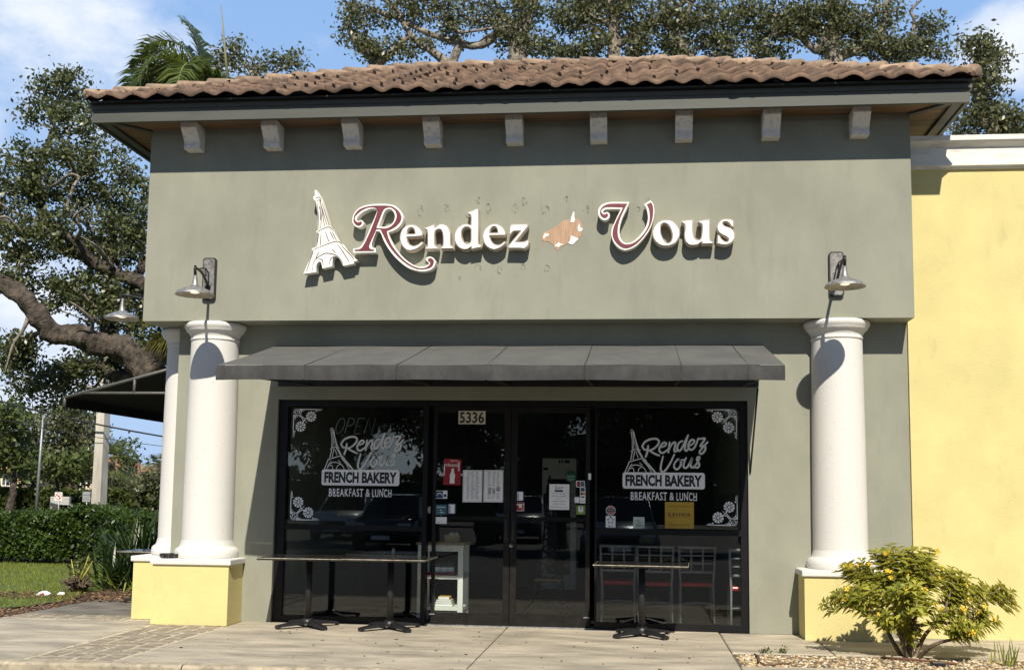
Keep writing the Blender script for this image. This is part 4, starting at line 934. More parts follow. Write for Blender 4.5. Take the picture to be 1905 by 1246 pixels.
# ================================================================== tables outside
m_top = mat('black_laminate', (.030, .028, .026), .16, .2, 5)
m_edge = mat('worn_table_edge', (.42, .37, .29), .5, .25, 20, metal=.2)
def table(label, x, y, h, w_=.76, d_=.76, rot=0, edge=m_edge, group='cafe tables outside the shop'):
    t = thing('cafe_table', label, 'table', (0, 0, 0), group)
    MB().bbox(-w_/2, w_/2, -d_/2, d_/2, h - .028, h, .006).build('tabletop', m_top, t)
    b = MB(); z = h - .018
    b.box(-w_/2 - .003, w_/2 + .003, -d_/2 - .004, -d_/2 - .0005, z + .008, z + .016); b.box(w_/2 + .0005, w_/2 + .004, -d_/2, d_/2, z + .008, z + .016); b.box(-w_/2 - .004, -w_/2 - .0005, -d_/2, d_/2, z + .008, z + .016)
    b.build('edge_band', edge, t)
    MB().tube([(0, 0, .05), (0, 0, h - .04)], .036, 20).build('post', m_darkm, t)
    b = MB(); b.lathe([(0, .105), (.05, .10), (.07, .085), (.075, .06), (.075, .04)], 0, 0, 0, 20)
    for k in range(4):
        a_ = math.pi/2*k + R(45); dx, dy = math.cos(a_), math.sin(a_)
        vs = []; fs = []; nr = 6
        for i in range(nr + 1):
            u = i/nr; rr_ = .03 + .345*u; hz = .082 - .042*u**1.3; ww = .034 + .006*u
            zb_ = .035 - .012*u if u < .85 else .008
            for sx, zz in ((-1, zb_), (-.8, hz), (.8, hz), (1, zb_)): vs.append((dx*rr_ - dy*ww*sx, dy*rr_ + dx*ww*sx, zz))
        for i in range(nr):
            for j in range(4): fs.append((i*4 + j, i*4 + (j+1) % 4, (i+1)*4 + (j+1) % 4, (i+1)*4 + j))
        fs.append((nr*4, nr*4+1, nr*4+2, nr*4+3)); b.add(vs, fs)
        b.lathe([(.018, 0), (.018, .012)], dx*.36, dy*.36, 0, 10)
    b.build('cross_base', m_darkm, t)
    t.location = (x, y, 0); t.rotation_euler = (0, 0, rot); return t
table('black cafe table at the left end of the window, its edge past the frame', -2.665, -.385, .768, .95, .74)
table('black cafe table just left of the shop doors', -1.745, -.40, .772, .90, .74)
table('lone black cafe table in front of the right window', .985, -.47, .76, .98, .66, R(-3))
b = PY(278, 1024, 1.9)
table('black topped table on the side walk, half hidden behind the left pedestals', float(b[0]) + .03, 2.0, float(b[2]), .76, .62)
p = PZ(310, 1038, ZP); t = thing('ash_tray', 'small black openwork tray on the white pedestal cap', 'tray', (p[0], -.34, ZP)); b = MB()
b.lathe([(0, .004), (.085, .004), (.088, .0), (.105, .05), (.112, .05), (.110, .043), (.092, .008), (0, .008)], p[0], -.34, ZP, 20); b.build('bowl', m_darkm, t); b = MB()
for k in range(10): a_ = 2*math.pi*k/10; b.box(p[0] + .103*math.cos(a_) - .006, p[0] + .103*math.cos(a_) + .006, -.34 + .103*math.sin(a_) - .006, -.34 + .103*math.sin(a_) + .006, ZP + .012, ZP + .034)
b.build('rim_slots', mat('tray_slots', (.09, .085, .08), .7, .1, 9), t)
# ================================================================== inside the shop
m_wsh = mat('white_shelf_paint', (.82, .82, .77), .5, .05, 6)
SYY = .26; xa, xb = float(PY(782, 1080, SYY)[0]), float(PY(857, 1080, SYY)[0]); zt3 = float(PY(850, 1009, SYY)[2])
t = thing('shelf_unit', 'white wooden shelf unit with bottles and books inside the left door', 'shelf', ((xa+xb)/2, SYY, 0))
b = MB()
for x in (xa, xb):
    for y in (SYY, SYY + .42): b.box(x - .03, x + .03, y - .03, y + .03, 0, zt3 - .03)
b.build('post', m_wsh, t); MB().box(xa - .05, xb + .05, SYY - .05, SYY + .47, zt3 - .028, zt3).build('shelf_top', mat('oak_board', (.30, .22, .14), .6, .2, 9), t)
MB().box(xa + .031, xb - .031, SYY - .02, SYY + .02, zt3 - .1, zt3 - .03).build('apron', m_wsh, t)
zs2 = float(PY(840, 1070, SYY)[2]); zs3 = float(PY(840, 1128, SYY)[2])
for z in (zs2, max(.06, zs3)): MB().box(xa - .028, xb + .028, SYY - .028, SYY + .45, z - .04, z).build('shelf_board', m_wsh, t)
def bottle(x, y, z, label):
    t = thing('syrup_bottle', label, 'bottle', (x, y, z), 'bottles on the white shelf')
    MB().lathe([(0, 0), (.028, 0), (.03, .01), (.03, .085), (.026, .1), (.012, .118), (.012, .135)], x, y, z, 16).build('glass_body', mat('smoky_glass', (.10, .09, .085), .15, .1, 9), t)
    MB().lathe([(.0305, .02), (.0305, .075)], x, y, z, 16).build('paper_label', m_decal2, t); MB().lathe([(.014, .13), (.014, .15), (0, .15)], x, y, z, 12).build('cap', m_ink, t); return t
bx0, bx1 = float(PY(806, 1060, SYY+.1)[0]), float(PY(845, 1060, SYY+.1)[0])
t = thing('bottle_tray', 'dark red tray under the row of bottles on the white shelf', 'tray', ((bx0+bx1)/2, SYY + .1, zs2)); b = MB(); b.box(bx0 - .05, bx1 + .02, SYY + .03, SYY + .17, zs2 + .001, zs2 + .012); b.box(bx0 - .05, bx1 + .02, SYY + .022, SYY + .029, zs2 + .001, zs2 + .03); b.build('tray', m_red, t)
for k, n in enumerate(('first', 'second', 'third', 'fourth', 'fifth', 'sixth')): bottle(bx0 + .01 + (bx1 - bx0 - .02)*(k + .3)/6 + .008, SYY + .1 + .01*(k % 2), zs2 + .013, '%s small dark bottle from the left in the red tray' % n)
zq = zs3 + .002
for k, (w_, h_, c, lab) in enumerate(((.20, .03, (.62, .58, .42), 'cream book at the bottom of the pile on the low shelf'), (.19, .022, (.50, .52, .42), 'grey green book, second from the bottom of the shelf pile'), (.17, .02, (.66, .64, .50), 'pale book in the middle of the shelf pile'), (.13, .035, (.70, .45, .16), 'orange tan book on top of the shelf pile'))):
    xq = float(PY(838, 1115, SYY+.1)[0]) - .06; t = thing('book', lab, 'book', (xq, SYY + .08, zq), 'books piled on the low shelf'); mm = mat('book_cover_%d' % k, c, .6, .08, 20)
    MB().box(xq - w_/2, xq + w_/2, SYY - .01, SYY + .15, zq, zq + h_).build('cover', mm, t); MB().box(xq - w_/2 + .004, xq + w_/2 - .004, SYY - .0125, SYY - .0105, zq + .004, zq + h_ - .004).build('pages', m_paper, t); zq += h_ + .001
px_, pz_ = float(PY(842, 1000, SYY+.1)[0]), zt3 + .001
t = thing('pastry_box', 'open tan cardboard box of wrapped cups on the white shelf top', 'box', (px_, SYY + .1, pz_)); b = MB()
for bxx in ((-.085, .085, -.06, -.056), (-.085, .085, .056, .06), (-.085, -.081, -.055, .055), (.081, .085, -.055, .055)): b.box(px_ + bxx[0], px_ + bxx[1], SYY + .1 + bxx[2], SYY + .1 + bxx[3], pz_, pz_ + .085)
b.build('carton', mat('kraft_card', (.50, .33, .15), .8, .1, 9), t); b = MB()
for k in range(12): x = px_ + rng.uniform(-.065, .065); y = SYY + .1 + rng.uniform(-.04, .04); b.lathe([(0, .105 + .01*rng.random()), (.014, .1), (.018, .07), (.018, .0)], x, y, pz_ + .002, 8)
b.build('cup', m_wsh, t)
# fridge
FYY = 4.2; fx0, fx1 = float(PY(1008, 950, FYY)[0]), float(PY(1072, 950, FYY)[0]); fzt = float(PY(1040, 852, FYY)[2])
t = thing('refrigerator', 'tall pale grey glass door refrigerator inside behind the right door', 'refrigerator', ((fx0+fx1)/2, FYY, 0))
m_fr = mat('fridge_paint', (.80, .79, .72), .4, .04, 5)
MB().bbox(fx0, fx1, FYY, FYY + .62, .08, fzt, .012).build('cabinet', m_fr, t)
d = MB(); y0 = FYY - .045; zc = fzt - .22
d.box(fx0 + .004, fx0 + .085, y0, FYY - .003, .14, zc); d.box(fx1 - .085, fx1 - .004, y0, FYY - .003, .14, zc); d.box(fx0 + .085, fx1 - .085, y0, FYY - .003, zc - .09, zc); d.box(fx0 + .085, fx1 - .085, y0, FYY - .003, .14, .3); d = d.build('fridge_door', m_fr, t)
MB().box(fx0 + .086, fx1 - .086, FYY - .03, FYY - .004, .301, zc - .091).build('door_glass', mat('dark_fridge_glass', (.014, .018, .018), .08, .1, 3), d); MB().tube([(fx0 + .05, y0 - .03, 1.0), (fx0 + .05, y0 - .03, 1.5)], .012, 8).build('handle', m_darkm, d)
b = MB()
for u0, u1, v in ((.48, .53, .05), (.56, .61, .05), (.65, .80, .05), (.03, .17, .16)): b.box(fx0 + (fx1-fx0)*u0, fx0 + (fx1-fx0)*u1, FYY - .006, FYY - .001, fzt - v - .02, fzt - v + .02)
b.build('control_panel', m_ink, t)
# lattice tower stand
TY = 1.5; tx = float(PY(1022, 1000, TY)[0]); t = thing('tower_stand', 'dark metal tower shaped stand inside the right door', 'display stand', (tx, TY, 0)); hT = 1.72
b = MB(); wd = lambda z: .27*math.exp(-2.1*z/hT*1.0) * (1 - .22*z/hT)
for sx in (-1, 1):
    for sy in (-1, 1): b.tube([(tx + sx*wd(z), TY + sy*wd(z)*.8, z) for z in np.linspace(0, hT*.93, 12)], .010, 6)
zz = list(np.linspace(.05, hT*.9, 11))
for z0, z1 in zip(zz[:-1], zz[1:]):
    for sy in (-1, 1):
        b.tube([(tx - wd(z0), TY + sy*wd(z0)*.8, z0), (tx + wd(z1), TY + sy*wd(z1)*.8, z1)], .006, 5); b.tube([(tx + wd(z0), TY + sy*wd(z0)*.8, z0), (tx - wd(z1), TY + sy*wd(z1)*.8, z1)], .006, 5)
    for sx in (-1, 1): b.tube([(tx + sx*wd(z0), TY - wd(z0)*.8, z0), (tx + sx*wd(z1), TY + wd(z1)*.8, z1)], .006, 5)
b.tube([(tx, TY, hT*.9), (tx, TY, hT)], .012, 6); b.build('lattice', m_darkm, t)
zsh = float(PY(1022, 1076, TY)[2]); MB().box(tx - wd(zsh) - .02, tx + wd(zsh) + .02, TY - .2, TY + .2, zsh - .015, zsh + .012).build('shelf_board', mat('oak_board_light', (.36, .25, .11), .6, .15, 9), t)
# chairs with grid backs
m_chair = mat('grey_chair_frame', (.27, .28, .29), .4, .08, 9); m_seat = mat('red_vinyl', (.50, .025, .03), .3, .08, 9)
ch = thing('dining_chair', '', 'chair', (0, 0, 0), 'grid back chairs inside the right window'); w_ = .20; lean = .085
fr = MB(); zb = lambda z: -lean*max(0, z - .45)/.45
for s in (-1, 1): fr.tube([(s*w_*.98, -.05, 0), (s*w_*.94, .0, .45), (s*w_, zb(.66), .66), (s*w_*1.04, zb(.9), .9)], .014, 8)
for s in (-1, 1): fr.tube([(s*w_*.95, .40, 0), (s*w_*.92, .38, .44)], .014, 8)
fr.tube([(-w_*.96, -.02, .24), (0, -.03, .255), (w_*.96, -.02, .24)], .010, 6); fr.build('frame', m_chair, ch)
bkk = MB()
for z in (.60, .70, .79, .885): bkk.tube([(-w_*1.02, zb(z), z), (w_*1.02, zb(z), z)], .017 if z in (.885, .60) else .011, 6)
for x in (-.067, .067): bkk.tube([(x, zb(.6), .6), (x, zb(.88), .88)], .012, 6)
bkk.build('backrest', m_chair, ch)
MB().bbox(-w_*.95, w_*.95, .0, .41, .43, .48, .02).build('seat', m_seat, ch)
chs = [(1297, 1.0, 'grey grid back chair with a red seat, second from the right along the window'), (1219, .95, 'grey grid back chair with a red seat right behind the lone table'), (1150, 1.05, 'grey grid back chair with a red seat inside, nearest the doors'), (1393, .5, 'grey grid back chair with a red seat cut off by the right window frame')]
for k, (px, yy_, lab) in enumerate(chs):
    loc = (float(PY(px, 1090, yy_ - .35)[0]), yy_ - .3, .006)
    if k == 0: ch.location = loc; ch['label'] = lab
    else: dup(ch, loc, None, lab)
t = table('wood topped table inside the shop behind the right door', 1.15, 3.2, .75, .8, .8, 0, m_edge, 'tables inside the shop'); t.children[0].data.materials.clear(); t.children[0].data.materials.append(mat('oak_tabletop', (.32, .22, .13), .5, .15, 9)); t['category'] = 'table'
t2 = table('dark table inside the left window with a salt shaker on it', -2.05, .95, .75, .9, .8, 0, m_edge, 'tables inside the shop')
sxx = float(PY(732, 1028, .7)[0]); t = thing('salt_shaker', 'small glass salt shaker with a steel cap on the inside table', 'salt shaker', (sxx, .7, .75)); MB().lathe([(0, 0), (.022, 0), (.018, .06)], sxx, .7, .751, 12).build('glass_body', m_decal2, t); MB().lathe([(.019, .06), (.017, .08), (0, .085)], sxx, .7, .751, 12).build('cap', m_galv, t)
# ================================================================== ground
def layer_dirt(M, scale, lo, hi, dark, amount, stretch=(1, 1, 1)):
    # worn-in stains and fine speckle over a material's own colour
    t = M.node_tree; b_ = t.nodes['Principled BSDF']; src = b_.inputs['Base Color'].links[0].from_socket
    g = t.nodes.new('ShaderNodeNewGeometry'); mp_ = t.nodes.new('ShaderNodeMapping'); mp_.inputs['Scale'].default_value = stretch; t.links.new(g.outputs['Position'], mp_.inputs[0])
    n = t.nodes.new('ShaderNodeTexNoise'); n.inputs['Scale'].default_value = scale; n.inputs['Detail'].default_value = 6; n.inputs['Roughness'].default_value = .7; t.links.new(mp_.outputs[0], n.inputs['Vector'])
    r = t.nodes.new('ShaderNodeMapRange'); t.links.new(n.outputs[0], r.inputs[0]); r.inputs[1].default_value = lo; r.inputs[2].default_value = hi; r.inputs[3].default_value = amount; r.inputs[4].default_value = 0
    m_ = t.nodes.new('ShaderNodeMix'); m_.data_type = 'RGBA'; t.links.new(r.outputs[0], m_.inputs[0]); t.links.new(src, m_.inputs[6]); m_.inputs[7].default_value = (*dark, 1); t.links.new(m_.outputs[2], b_.inputs['Base Color'])
layer_dirt(m_conc, 38, .30, .46, (.14, .12, .09), .55); layer_dirt(m_conc, 1.1, .30, .50, (.15, .13, .10), .55, (1, 1.7, 1)); layer_dirt(m_kerb, 14, .32, .5, (.13, .11, .08), .6)
layer_dirt(m_wall, 2.2, .28, .44, (.19, .19, .155), .35, (2.2, 2.2, .35)); layer_dirt(m_yellow, 3, .28, .42, (.42, .36, .17), .4, (1.6, 1.6, .6)); layer_dirt(m_awn, 7, .3, .5, (.03, .03, .03), .5)
layer_dirt(m_fascia, 3, .3, .46, (.05, .052, .045), .5, (.6, 1, 2)); layer_dirt(MATS['sun_faded_canvas'], 2.5, .32, .5, (.062, .062, .06), .45)
def sheet_obj(name, polys, z, m_, kind='structure'):
    b = MB()
    for p in polys: b.add([(x, y, z) for x, y in p], [tuple(range(len(p)))])
    o = b.build(name, m_); tag(o, kind=kind); return o
G = 400
sheet_obj('ground', [[(-G, -G), (G, -G), (G, G), (-G, G)]], -.17, m_dirt)
def kerbY(x): return -3.0 + .035*(x + .4)
sheet_obj('parking_lot', [[(-60, -46), (60, -46), (60, kerbY(60) - .1), (-60, kerbY(-60) - .1)]], -.15, m_asph)
b = MB(); xk = -14.4
while xk < 14:                      # kerb stones
    x0, x1 = xk + .006, xk + 2.30 - .006
    if abs(x0 + 4.4) < 1.2 or True:
        y0a, y1a = kerbY(x0), kerbY(x1)
        pr_ = [(-.16, -.15), (-.15, -.02), (-.13, -.002), (-.11, .004), (.0, .004), (.0, -.15)]
        vs = [(x0, y0a + p[0], p[1]) for p in pr_] + [(x1, y1a + p[0], p[1]) for p in pr_]
        n = len(pr_); b.add(vs, [(i, (i+1) % n, n + (i+1) % n, n + i) for i in range(n)] + [tuple(range(n))[::-1], tuple(range(n, 2*n))])
    xk += 2.30
tag(b.build('kerb', m_kerb), kind='structure')
def slab(mb, pts, z0=-.12, z1=0.0, g=.006):
    P = [np.array(p, float) for p in pts]; c = sum(P)/len(P)
    lp = offset(P if area(P) > 0 else P[::-1], -g); n = len(lp)
    top = offset(lp, -.012)
    mb.add([(p[0], p[1], z0) for p in lp] + [(p[0], p[1], z1 - .008) for p in lp] + [(p[0], p[1], z1) for p in top],
           [tuple(range(2*n, 3*n))] + [(i, (i+1) % n, n+(i+1) % n, n+i) for i in range(n)] + [(n+i, n+(i+1) % n, 2*n+(i+1) % n, 2*n+i) for i in range(n)])
b = MB(); ky = kerbY
for x0, x1 in ((-3.56, -.51), (-.51, 1.83)): slab(b, [(x0, ky(x0)), (x1, ky(x1)), (x1, .10), (x0, .10)])
slab(b, [(1.83, -1.56), (2.80, -1.50), (2.80, -.0), (1.83, -.0)]); slab(b, [(2.80, -1.50), (5.2, -1.56), (5.2, .0), (2.80, .0)]); slab(b, [(5.2, -1.56), (9, -1.56), (9, .0), (5.2, .0)])
slab(b, [(1.83, ky(1.83)), (2.80, ky(2.8)), (2.80, -2.36), (1.83, -2.38)]); slab(b, [(2.8, ky(2.8)), (9, ky(9)), (9, -2.42), (2.8, -2.36)])
slab(b, [(-4.40, ky(-4.4)), (-4.46, -.16), (-7.0, -.20), (-7.0, ky(-7))][::-1]); slab(b, [(-7.0, ky(-7)), (-7.0, -.50), (-10.2, -1.1), (-10.2, ky(-10.2))][::-1]); slab(b, [(-10.2, ky(-10.2)), (-10.2, -1.1), (-15, -1.4), (-15, ky(-15))][::-1])
tag(b.build('pavement', m_conc), kind='structure')
m_walk = mat('side_walk_concrete', (.17, .15, .12), .9, .2, 3, .5, 90)
b = MB(); slab(b, [(-6.35, .32), (-4.43, .32), (-4.43, 3.2), (-6.30, 3.2)]); slab(b, [(-6.30, 3.2), (-4.43, 3.2), (-4.43, 8.6), (-6.30, 8.6)]); tag(b.build('side_walk', m_walk), kind='structure')
sheet_obj('joint_bed', [[(-15, -3.6), (9, -2.72), (9, .1), (-15, .1)]], -.014, m_joint)
sheet_obj('paver_bed', [[(-4.41, ky(-4.4)), (-3.55, ky(-3.55)), (-3.55, -.0), (-4.45, -.0)], [(-6.36, -.16), (-4.43, -.16), (-4.43, .32), (-6.36, .32)]], -.006, m_mortar)
b = MB()                            # herringbone pavers
def pave(x0, x1, y0a, y0b, y1, a=.40, w_=.20):
    # herringbone: every brick covers w x a, laid in stair-stepped rows
    nx_, ny_ = int((x1 - x0)/w_) + 8, int((y1 - min(y0a, y0b))/w_) + 8
    for i in range(-4, nx_):
        for j in range(-4, ny_):
            k = (i - j) % 4
            cx, cy = x0 + i*w_, min(y0a, y0b) + j*w_
            if k == 0: r = (cx, cx + a, cy, cy + w_)
            elif k == 3: r = (cx, cx + w_, cy, cy + a)
            else: continue
            r = (max(r[0], x0), min(r[1], x1), max(r[2], y0a), min(r[3], y1))
            if r[1] - r[0] < .03 or r[3] - r[2] < .03: continue
            g = .017; z = .0 + rng.uniform(-.0015, .0015)
            slab(b, [(r[0], r[2]), (r[1], r[2]), (r[1], r[3]), (r[0], r[3])], -.05, z, g)
pave(-4.385, -3.57, -3.10, -3.10, -.02); pave(-6.36, -4.885, -.14, -.14, .30)
tag(b.build('paver_strip', m_paver), kind='structure')
# lawn, mulch, gravel
lawn = [(-6.9, 3.2), (-6.6, 1.9), (-6.75, .9), (-7.3, .35), (-9, .1), (-14, -.1), (-40, -.1), (-40, 8.6), (-7.3, 8.6), (-7.2, 4.4)]
sheet_obj('mulch_bed', [[(-6.36, .32), (-6.36, -.10), (-7.0, -.19), (-9.0, -.42), (-15, -.8), (-40, -1.2), (-40, 14), (-6.31, 14)][::-1]], -.012, m_dirt)
sheet_obj('lawn', [lawn], .006, m_lawn)
sheet_obj('far_lawn', [[(-90, 14), (-6, 14), (-6, 33), (-90, 33)]], -.02, m_lawn)
sheet_obj('road', [[(-200, 34), (40, 34), (40, 46), (-200, 46)]], -.05, m_asph)
def inpoly(P, poly):
    x, y = P[:, 0], P[:, 1]; c = np.zeros(len(P), bool); n = len(poly)
    for i in range(n):
        (xa, ya), (xb, yb_) = poly[i], poly[i-1]
        c ^= ((ya > y) != (yb_ > y)) & (x < (xb - xa)*(y - ya)/(yb_ - ya + 1e-12) + xa)
    return c
P = np.column_stack([rng.uniform(-12.5, -6.4, 42000), rng.uniform(-.2, 8.6, 42000)]); P = P[inpoly(P, lawn)]
n = len(P); hgt = rng.uniform(.03, .075, n)*(.6 + .8*(np.sin(P[:, 0]*3.1)*np.sin(P[:, 1]*2.3)*.5 + .5)); an = rng.uniform(0, 2*np.pi, n); ln = rng.normal(0, .022, (n, 2)); wv = .0045
q0 = np.column_stack([P[:, 0] - wv*np.cos(an), P[:, 1] - wv*np.sin(an), np.full(n, .004)]); q1 = np.column_stack([P[:, 0] + wv*np.cos(an), P[:, 1] + wv*np.sin(an), np.full(n, .004)]); q2 = np.column_stack([P[:, 0] + ln[:, 0], P[:, 1] + ln[:, 1], hgt])
tag(np_mesh('grass', np.stack([q0, q1, q2], 1).reshape(-1, 3), np.arange(3*n).reshape(-1, 3), GRASS), kind='stuff')
def chips(name, poly, bb, count, lo, hi, m_, z, flat=.35, seed=3, clump=None):
    rg = np.random.default_rng(seed); P = np.column_stack([rg.uniform(bb[0], bb[1], count), rg.uniform(bb[2], bb[3], count)]); P = P[inpoly(P, poly)]
    if clump: P = P[clump(P)]
    bm = bmesh.new(); bmesh.ops.create_icosphere(bm, subdivisions=1, radius=1); V0 = np.array([v.co[:] for v in bm.verts]); F0 = np.array([[v.index for v in f.verts] for f in bm.faces]); bm.free()
    n = len(P); s = rg.uniform(lo, hi, n); an = rg.uniform(0, 6.28, n)
    W = V0[None]*(1 + rg.normal(0, .16, (n, len(V0), 1))); W = W*np.stack([s*rg.uniform(.7, 1.4, n), s*rg.uniform(.6, 1.0, n), s*flat*rg.uniform(.7, 1.3, n)], 1)[:, None]
    c, s_ = np.cos(an)[:, None], np.sin(an)[:, None]; X = W[..., 0]*c - W[..., 1]*s_; Y = W[..., 0]*s_ + W[..., 1]*c
    Z = W[..., 2] + z + (s*flat*.5)[:, None] + rg.uniform(0, lo*.8, n)[:, None]
    V = np.stack([X + P[:, 0:1], Y + P[:, 1:2], Z], -1).reshape(-1, 3); F = (F0[None] + (np.arange(n)*len(V0))[:, None, None]).reshape(-1, 3)
    return tag(np_mesh(name, V, F, m_), kind='stuff')
def ramp_mat(name, cols, rough=.9):
    M = bpy.data.materials.new(name); M.use_nodes = True; t = M.node_tree; b_ = t.nodes['Principled BSDF']; b_.inputs['Roughness'].default_value = rough; b_.inputs['Specular IOR Level'].default_value = .25
    g = t.nodes.new('ShaderNodeNewGeometry'); r = t.nodes.new('ShaderNodeValToRGB'); r.color_ramp.interpolation = 'CONSTANT'
    while len(r.color_ramp.elements) < len(cols): r.color_ramp.elements.new(.5)
    for i, c in enumerate(cols): r.color_ramp.elements[i].position = i/len(cols); r.color_ramp.elements[i].color = (*c, 1)
    t.links.new(g.outputs['Random Per Island'], r.inputs[0]); t.links.new(r.outputs[0], b_.inputs['Base Color']); return M
bed = [(1.86, -2.36), (2.8, -2.34), (9, -2.40), (9, -1.59), (2.8, -1.53), (1.86, -1.59)]
sheet_obj('gravel_bed', [bed], -.03, m_dirt)
m_peb = ramp_mat('gravel_stones', [(.42, .30, .16), (.55, .45, .30), (.30, .20, .11), (.62, .55, .42), (.36, .25, .14), (.48, .36, .20), (.20, .14, .08), (.58, .46, .28)])
chips('gravel', bed, (1.85, 6.2, -2.42, -1.5), 7500, .008, .026, m_peb, -.03, .6)
m_mul = ramp_mat('bark_chips', [(.10, .06, .035), (.17, .10, .055), (.06, .04, .025), (.24, .15, .09), (.13, .09, .06), (.08, .045, .03)])
mul = [(-6.33, -.05), (-7.2, -.15), (-9.5, -.42), (-9.5, .12), (-7.6, .40), (-6.9, 1.0), (-6.75, 1.9), (-7.0, 3.2), (-7.3, 8.4), (-6.33, 8.4)]
chips('mulch', mul, (-9.5, -6.3, -.5, 8.4), 9000, .012, .035, m_mul, -.012, .35, 5)
wd_ = PZ(105, 1108, 0); chips('leaf_litter', [(wd_[0]-.9, wd_[1]-.5), (wd_[0]+1.3, wd_[1]-.7), (wd_[0]+1.3, wd_[1]+.5), (wd_[0]-.9, wd_[1]+.35)], (wd_[0]-1, wd_[0]+1.4, wd_[1]-.8, wd_[1]+.6), 900, .012, .04, m_mul, .008, .3, 8)
# ================================================================== planting
def PX(px, py, Y): return [float(v) for v in PY(px, py, Y)]
# big live oak at the left
Yo = 9.0
tr1 = [PX(405, 935, Yo + .2), PX(372, 790, Yo), PX(300, 712, Yo - .2), PX(232, 655, Yo - .3), PX(165, 632, Yo - .6), PX(98, 615, Yo - .8), PX(60, 570, Yo - 1.0), PX(15, 535, Yo - 1.0), PX(-70, 480, Yo - 1.2), PX(-150, 400, Yo - 1.5)]
tr1[0][2] = -.1
r1 = [.52, .40, .30, .27, .235, .215, .20, .185, .15, .10]
tr2 = [PX(262, 690, Yo), PX(212, 635, Yo + .3), PX(203, 590, Yo + .4), PX(232, 555, Yo + .5), PX(275, 480, Yo + .8)]
tr3 = [PX(345, 640, Yo + 1), PX(300, 560, Yo + .8), PX(262, 530, Yo + .5), PX(218, 508, Yo + .3), PX(165, 482, Yo), PX(140, 450, Yo - .2), PX(85, 430, Yo - .4), PX(20, 420, Yo - .6), PX(-60, 360, Yo - .8)]
tr4 = [PX(165, 482, Yo), PX(118, 460, Yo + .2), PX(98, 430, Yo + .2), PX(70, 350, Yo + .5), PX(95, 250, Yo + .6), PX(120, 180, Yo + .8)]
tr5 = [PX(285, 715, Yo + .1), PX(215, 700, Yo + .4), PX(190, 680, Yo + .6), PX(140, 678, Yo + .8), PX(90, 690, Yo + 1.0)]
tr6 = [([PX(*p) for p in pl], [.05, .04, .03, .012]) for pl in ([(98, 430, Yo + .2), (70, 412, Yo - .3), (30, 396, Yo - .8), (-10, 372, Yo - 1.2)], [(85, 430, Yo - .4), (50, 440, Yo - .9), (15, 405, Yo - 1.3), (-20, 410, Yo - 1.5)], [(140, 450, Yo - .2), (150, 425, Yo - .7), (138, 405, Yo - 1.0), (160, 385, Yo - 1.2)], [(218, 508, Yo + .3), (190, 470, Yo - .3), (175, 455, Yo - .6), (150, 440, Yo - .9)], [(165, 632, Yo - .6), (172, 600, Yo - .9), (150, 575, Yo - 1.2), (128, 560, Yo - 1.4)], [(70, 350, Yo + .5), (100, 345, Yo - .4), (130, 325, Yo - .8), (150, 330, Yo - 1.1)], [(60, 570, Yo - 1.0), (45, 610, Yo - 1.1), (25, 640, Yo - 1.2), (10, 690, Yo - 1.2)])]
cl = [pxclump(*a) for a in [(108, 160, 60, 42, 34, Yo + .8), (140, 230, 62, 50, 40, Yo + .6), (70, 215, 40, 30, 14, Yo + .6), (25, 330, 55, 70, 48, Yo - .3), (110, 330, 70, 80, 70, Yo + .2), (200, 330, 55, 85, 58, Yo + .6), (255, 400, 40, 90, 46, Yo + .8),
      (60, 440, 70, 60, 46, Yo - .6), (150, 430, 80, 55, 52, Yo + .1), (215, 450, 60, 60, 46, Yo + .5), (165, 540, 60, 50, 50, Yo + .3), (235, 560, 40, 60, 40, Yo + .6), (90, 545, 60, 40, 26, Yo - .3), (20, 500, 45, 40, 20, Yo - .8),
      (35, 650, 45, 32, 20, Yo - .7), (15, 690, 30, 32, 12, Yo - .7), (105, 700, 55, 42, 30, Yo + .6), (165, 690, 60, 40, 32, Yo + .6), (60, 725, 40, 18, 10, Yo + .6), (130, 745, 70, 20, 16, Yo + .6), (280, 690, 34, 60, 30, Yo + 1.2), (225, 690, 40, 40, 26, Yo + .9), (245, 630, 26, 40, 20, Yo + .6), (60, 660, 40, 26, 16, Yo - .4), (190, 590, 40, 30, 22, Yo + .2), (-60, 420, 80, 120, 60, Yo - 1), (-110, 600, 60, 90, 30, Yo - 1.2), (300, 600, 40, 50, 20, Yo + 1.8)]]
cl = [(c_, r_, max(3, int(n_*.9))) for c_, r_, n_ in cl]
make_tree('oak_tree', 'large live oak with one thick bare limb reaching up left beside the shop', 'tree', tr1[0], [(tr1, r1), (tr5, [.2, .13, .11, .09, .05]), (tr2, [.20, .19, .16, .12, .08]), (tr3, [.22, .19, .155, .13, .12, .10, .085, .07, .04]), (tr4, [.12, .10, .09, .07, .05, .03])] + tr6, cl, OAK, m_bark, 11, per=44, sigma=.125, size=.105, step=.4, r_twig=.009, wob=.30, aspect=.52)
